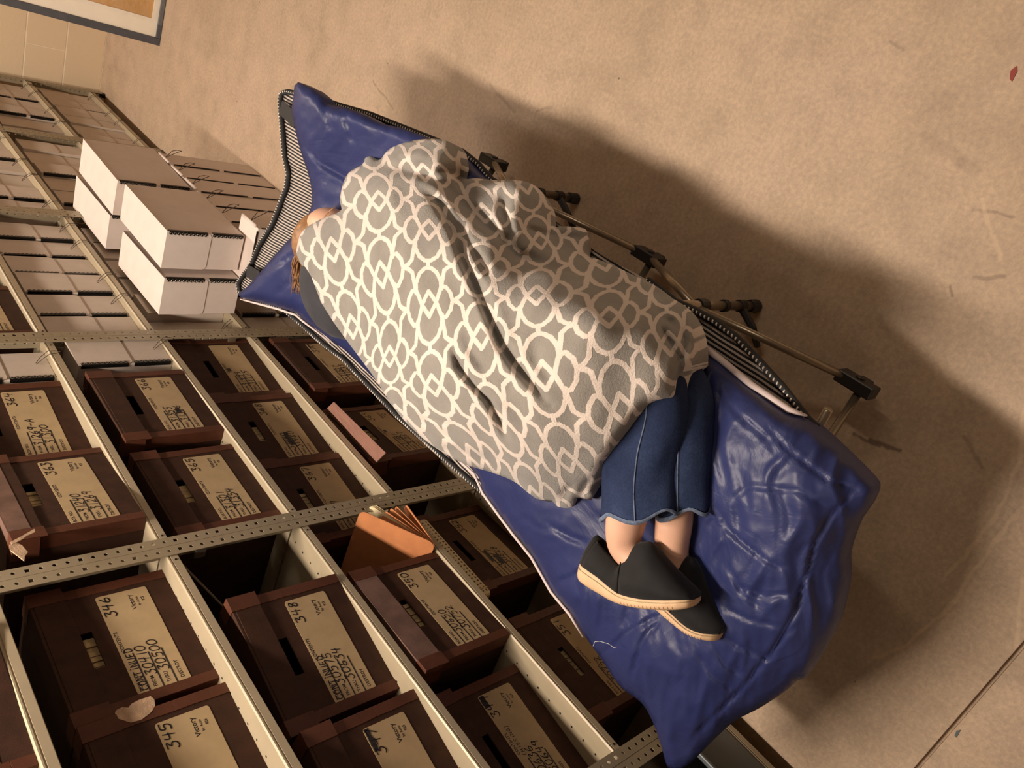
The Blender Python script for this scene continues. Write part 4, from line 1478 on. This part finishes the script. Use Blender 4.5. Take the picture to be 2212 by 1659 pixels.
def trouser(path, hemwave, nm, seamoff, slant=.018):
    rings = []
    N = 36
    pts = [at(a, b, z) for a, b, z, *_ in path]
    # resample
    idx = np.linspace(0, len(path) - 1, 28)
    arr = np.array([[*pts[i], path[i][3], path[i][4]] for i in range(len(path))])
    S = np.array([[np.interp(q, range(len(path)), arr[:, k]) for k in range(5)] for q in idx])
    for it in range(2):
        S[1:-1] = (S[:-2] + 2 * S[1:-1] + S[2:]) / 4
    out = []
    for i in range(len(S)):
        d = Vector(S[min(i + 1, len(S) - 1)][:3] - S[max(i - 1, 0)][:3]).normalized()
        wd = d.cross(Vector((0, 0, 1))).normalized()
        up = wd.cross(d).normalized()
        c = Vector(S[i][:3])
        f = i / (len(S) - 1)
        rg = []
        for j in range(N):
            a = 2 * math.pi * j / N
            r = 1 + .05 * f * math.sin(3 * a + 1 + 2 * f) + .035 * math.sin(5 * a + 6 * f) * f + .05 * noise.noise(Vector((math.cos(a) * 2 + seamoff, math.sin(a) * 2, f * 5)))
            k = hemwave * math.sin(4 * a + seamoff) * max(0, f - .8) * 5
            rg.append(c + wd * (math.cos(a) * S[i][3] * r) + up * (math.sin(a) * S[i][4] * r) + d * (k * .008 + slant * math.cos(a) * f ** 5))
        out.append(rg)
    return out


legs_ = MB()
r1 = trouser([(1370, 740, .565, .070, .040), (1394, 805, .555, .074, .046), (1405, 880, .556, .074, .048), (1385, 960, .552, .072, .048), (1376, 1040, .548, .073, .048), (1376, 1112, .545, .078, .045)], 1.0, 'a', 0)
r2 = trouser([(1410, 760, .480, .045, .030), (1450, 800, .490, .052, .034), (1480, 860, .498, .053, .042), (1476, 940, .505, .052, .046), (1472, 1030, .50, .052, .042), (1466, 1108, .497, .056, .036)], 1.0, 'b', 2.0)
legs_.loft(r1, cap=False)
legs_.loft(r2, cap=False)
jo = legs_.build('jeans', M['denim'], smooth=True)
so = jo.modifiers.new('thick', 'SOLIDIFY')
so.thickness = .0025
parent_keep(jo, per)
for rr in (r1, r2):
    mb = MB()
    outer = [rr[-1]]
    prev = rr[-2]
    rA = [p.lerp(q, .30) for p, q in zip(rr[-1], rr[-3])]
    cen = sum(rr[-1], Vector()) / len(rr[-1])
    ex = [c_ + (c_ - cen).normalized() * .0022 for c_ in rA]
    ey = [c_ + (c_ - cen).normalized() * .0032 for c_ in rr[-1]]
    ez = [c_ - (c_ - cen).normalized() * .0030 for c_ in rr[-1]]
    ew = [c_ - (c_ - cen).normalized() * .0035 for c_ in rA]
    mb.loft([ex, ey, ez, ew], cap=False)
    parent_keep(mb.build('jeans_hem', M['hem'], jo if False else None, smooth=True), per)
    tag(per.children[-1], None)
    # side seam
    mb = MB()
    for jj in (12, 13):
        pass
    mb.tube([rr[i][11] + (rr[i][11] - sum(rr[i], Vector()) / len(rr[i])).normalized() * .001 for i in range(6, 28)], .0014, 5)
    parent_keep(mb.build('jeans_seam', M['hem'], smooth=True), per)


# shoes: stations along the shoe, each (bottom of sole, top of sole, top of upper) in the shoe's upright plane, and half width
def shoe(stations, zc, hw, k0, k1, origin=(1230, 1060), sc=.3678):
    t = bpy.data.objects.new('shoe', None)
    COL.objects.link(t)
    t.parent = per
    t.matrix_parent_inverse = Matrix.Translation(-Vector(per.location))
    st = np.array([[c for p in row for c in p] for row in stations], float)
    n = len(st)
    m_ = 3
    idx = np.linspace(0, n - 1, (n - 1) * m_ + 1)
    S = np.array([[np.interp(q, range(n), st[:, k]) for k in range(6)] for q in idx])
    S[1:-1] = (S[:-2] + 2 * S[1:-1] + S[2:]) / 4
    HW = np.interp(idx, range(n), hw)

    def P(x, y, dz): return at(origin[0] + x * sc, origin[1] + y * sc, zc) + Vector((0, 0, dz))
    so_ = MB()
    rings = []
    for r, h in zip(S, HW):
        b, q = r[:2], r[2:4]
        h = h + .0025
        f = lambda k: b + (q - b) * k
        rings.append([P(*f(1.02), -h + .003), P(*f(.55), -h - .0005), P(*f(.0), -h + .005), P(*f(0), h - .005), P(*f(.55), h + .0005), P(*f(1.02), h - .002), P(*f(1.06), h - .008), P(*f(1.06), -h + .008)])
    so_.loft(rings)
    o = so_.build('sole', M['sole'], t, smooth=True)
    ms = o.modifiers.new('s', 'SUBSURF')
    ms.levels = ms.render_levels = 2
    gr = MB()
    for k in range(int(n * m_ * .42), int(n * m_ * .78), 1):
        if k >= len(S): break
        r, h = S[k], HW[k] + .0028
        b, q = r[:2], r[2:4]
        gr.tube([P(*(b + (q - b) * .30), h - .0022), P(*(b + (q - b) * .50), h - .0008)], .0006, 4)
    gr.build('tread_grooves', M['sole'], t)
    li = MB()
    li.tube([P(*(r[:2] + (r[2:4] - r[:2]) * .80), h + .0022) for r, h in zip(S[1:-1], HW[1:-1])], .0008, 5)
    li.build('sole_line', M['paper'], t)
    N = 18
    rg = []
    for r, h in zip(S, HW):
        q, u = r[2:4], r[4:6]
        row = []
        for j in range(N + 1):
            a = math.pi * j / N
            row.append(P(*(q + (u - q) * (math.sin(a) ** .7 if 0 < j < N else 0)), -math.cos(a) * h * (1 - .12 * math.sin(a))))
        rg.append(row)
    up = MB()
    c0, c1 = k0 * m_, k1 * m_                    # the opening lies between stations k0 and k1
    up.loft(rg[:c0 + 1], cap=False, closed=False)
    a_, b_ = int(N * .36), int(N * .64)
    up.loft([x[:a_ + 1] for x in rg[c0:c1 + 1]], cap=False, closed=False)
    up.loft([x[b_:] for x in rg[c0:c1 + 1]], cap=False, closed=False)
    up.loft(rg[c1:], cap=False, closed=False)
    up.add(rg[0], [tuple(range(len(rg[0])))])
    up.add(rg[-1], [tuple(range(len(rg[-1])))])
    uo = up.build('upper', M['shoe'], t, smooth=True)
    q = uo.modifiers.new('th', 'SOLIDIFY')
    q.thickness = .0025
    q.offset = 0
    sm = MB()
    r5, r4 = S[c1], S[c1 - 2]
    hh = HW[c1]
    pts = []
    for k in range(7):
        f = k / 6
        a = math.pi * (1 - .5 * f) * .92
        q_, u_ = S[c1 - int(f * 1)][2:4], S[c1][4:6]
        pts.append(P(*(q_ + (u_ - q_) * math.sin(math.pi * .5 * f) ** .7), math.cos(math.pi * .5 * f) * hh + .0015))
    sm.tube(pts, .0010, 5)
    sm.build('gore_seam', M['edge'], t)
    return t


shoe([((73, 500), (98, 402), (160, 262)), ((95, 530), (125, 420), (182, 285)), ((160, 570), (185, 455), (222, 335)), ((225, 605), (235, 490), (268, 385)), ((290, 640), (290, 535), (325, 450)),
      ((350, 657), (350, 575), (352, 340)), ((410, 667), (420, 592), (412, 303)), ((480, 676), (490, 602), (482, 303)), ((550, 682), (560, 606), (535, 385)), ((620, 687), (630, 609), (604, 472)), ((690, 688), (692, 613), (664, 542)), ((735, 680), (735, 620), (722, 597)), ((743, 662), (747, 632), (744, 624))],
     .548, [.018, .029, .032, .032, .033, .035, .038, .040, .040, .038, .032, .022, .010], 1, 5)
shoe([((395, 560), (430, 480), (470, 330)), ((420, 590), (450, 510), (490, 360)), ((460, 615), (500, 550), (520, 400)), ((500, 650), (560, 600), (560, 445)), ((545, 680), (610, 650), (592, 436)),
      ((600, 725), (660, 692), (640, 396)), ((660, 768), (705, 730), (730, 388)), ((720, 810), (750, 765), (768, 500)), ((770, 838), (795, 790), (805, 600)), ((815, 858), (840, 808), (855, 700)), ((860, 876), (882, 822), (898, 772)), ((876, 878), (900, 832), (910, 797))],
     .487, [.018, .028, .031, .032, .033, .034, .036, .037, .036, .032, .022, .010], 1, 5)
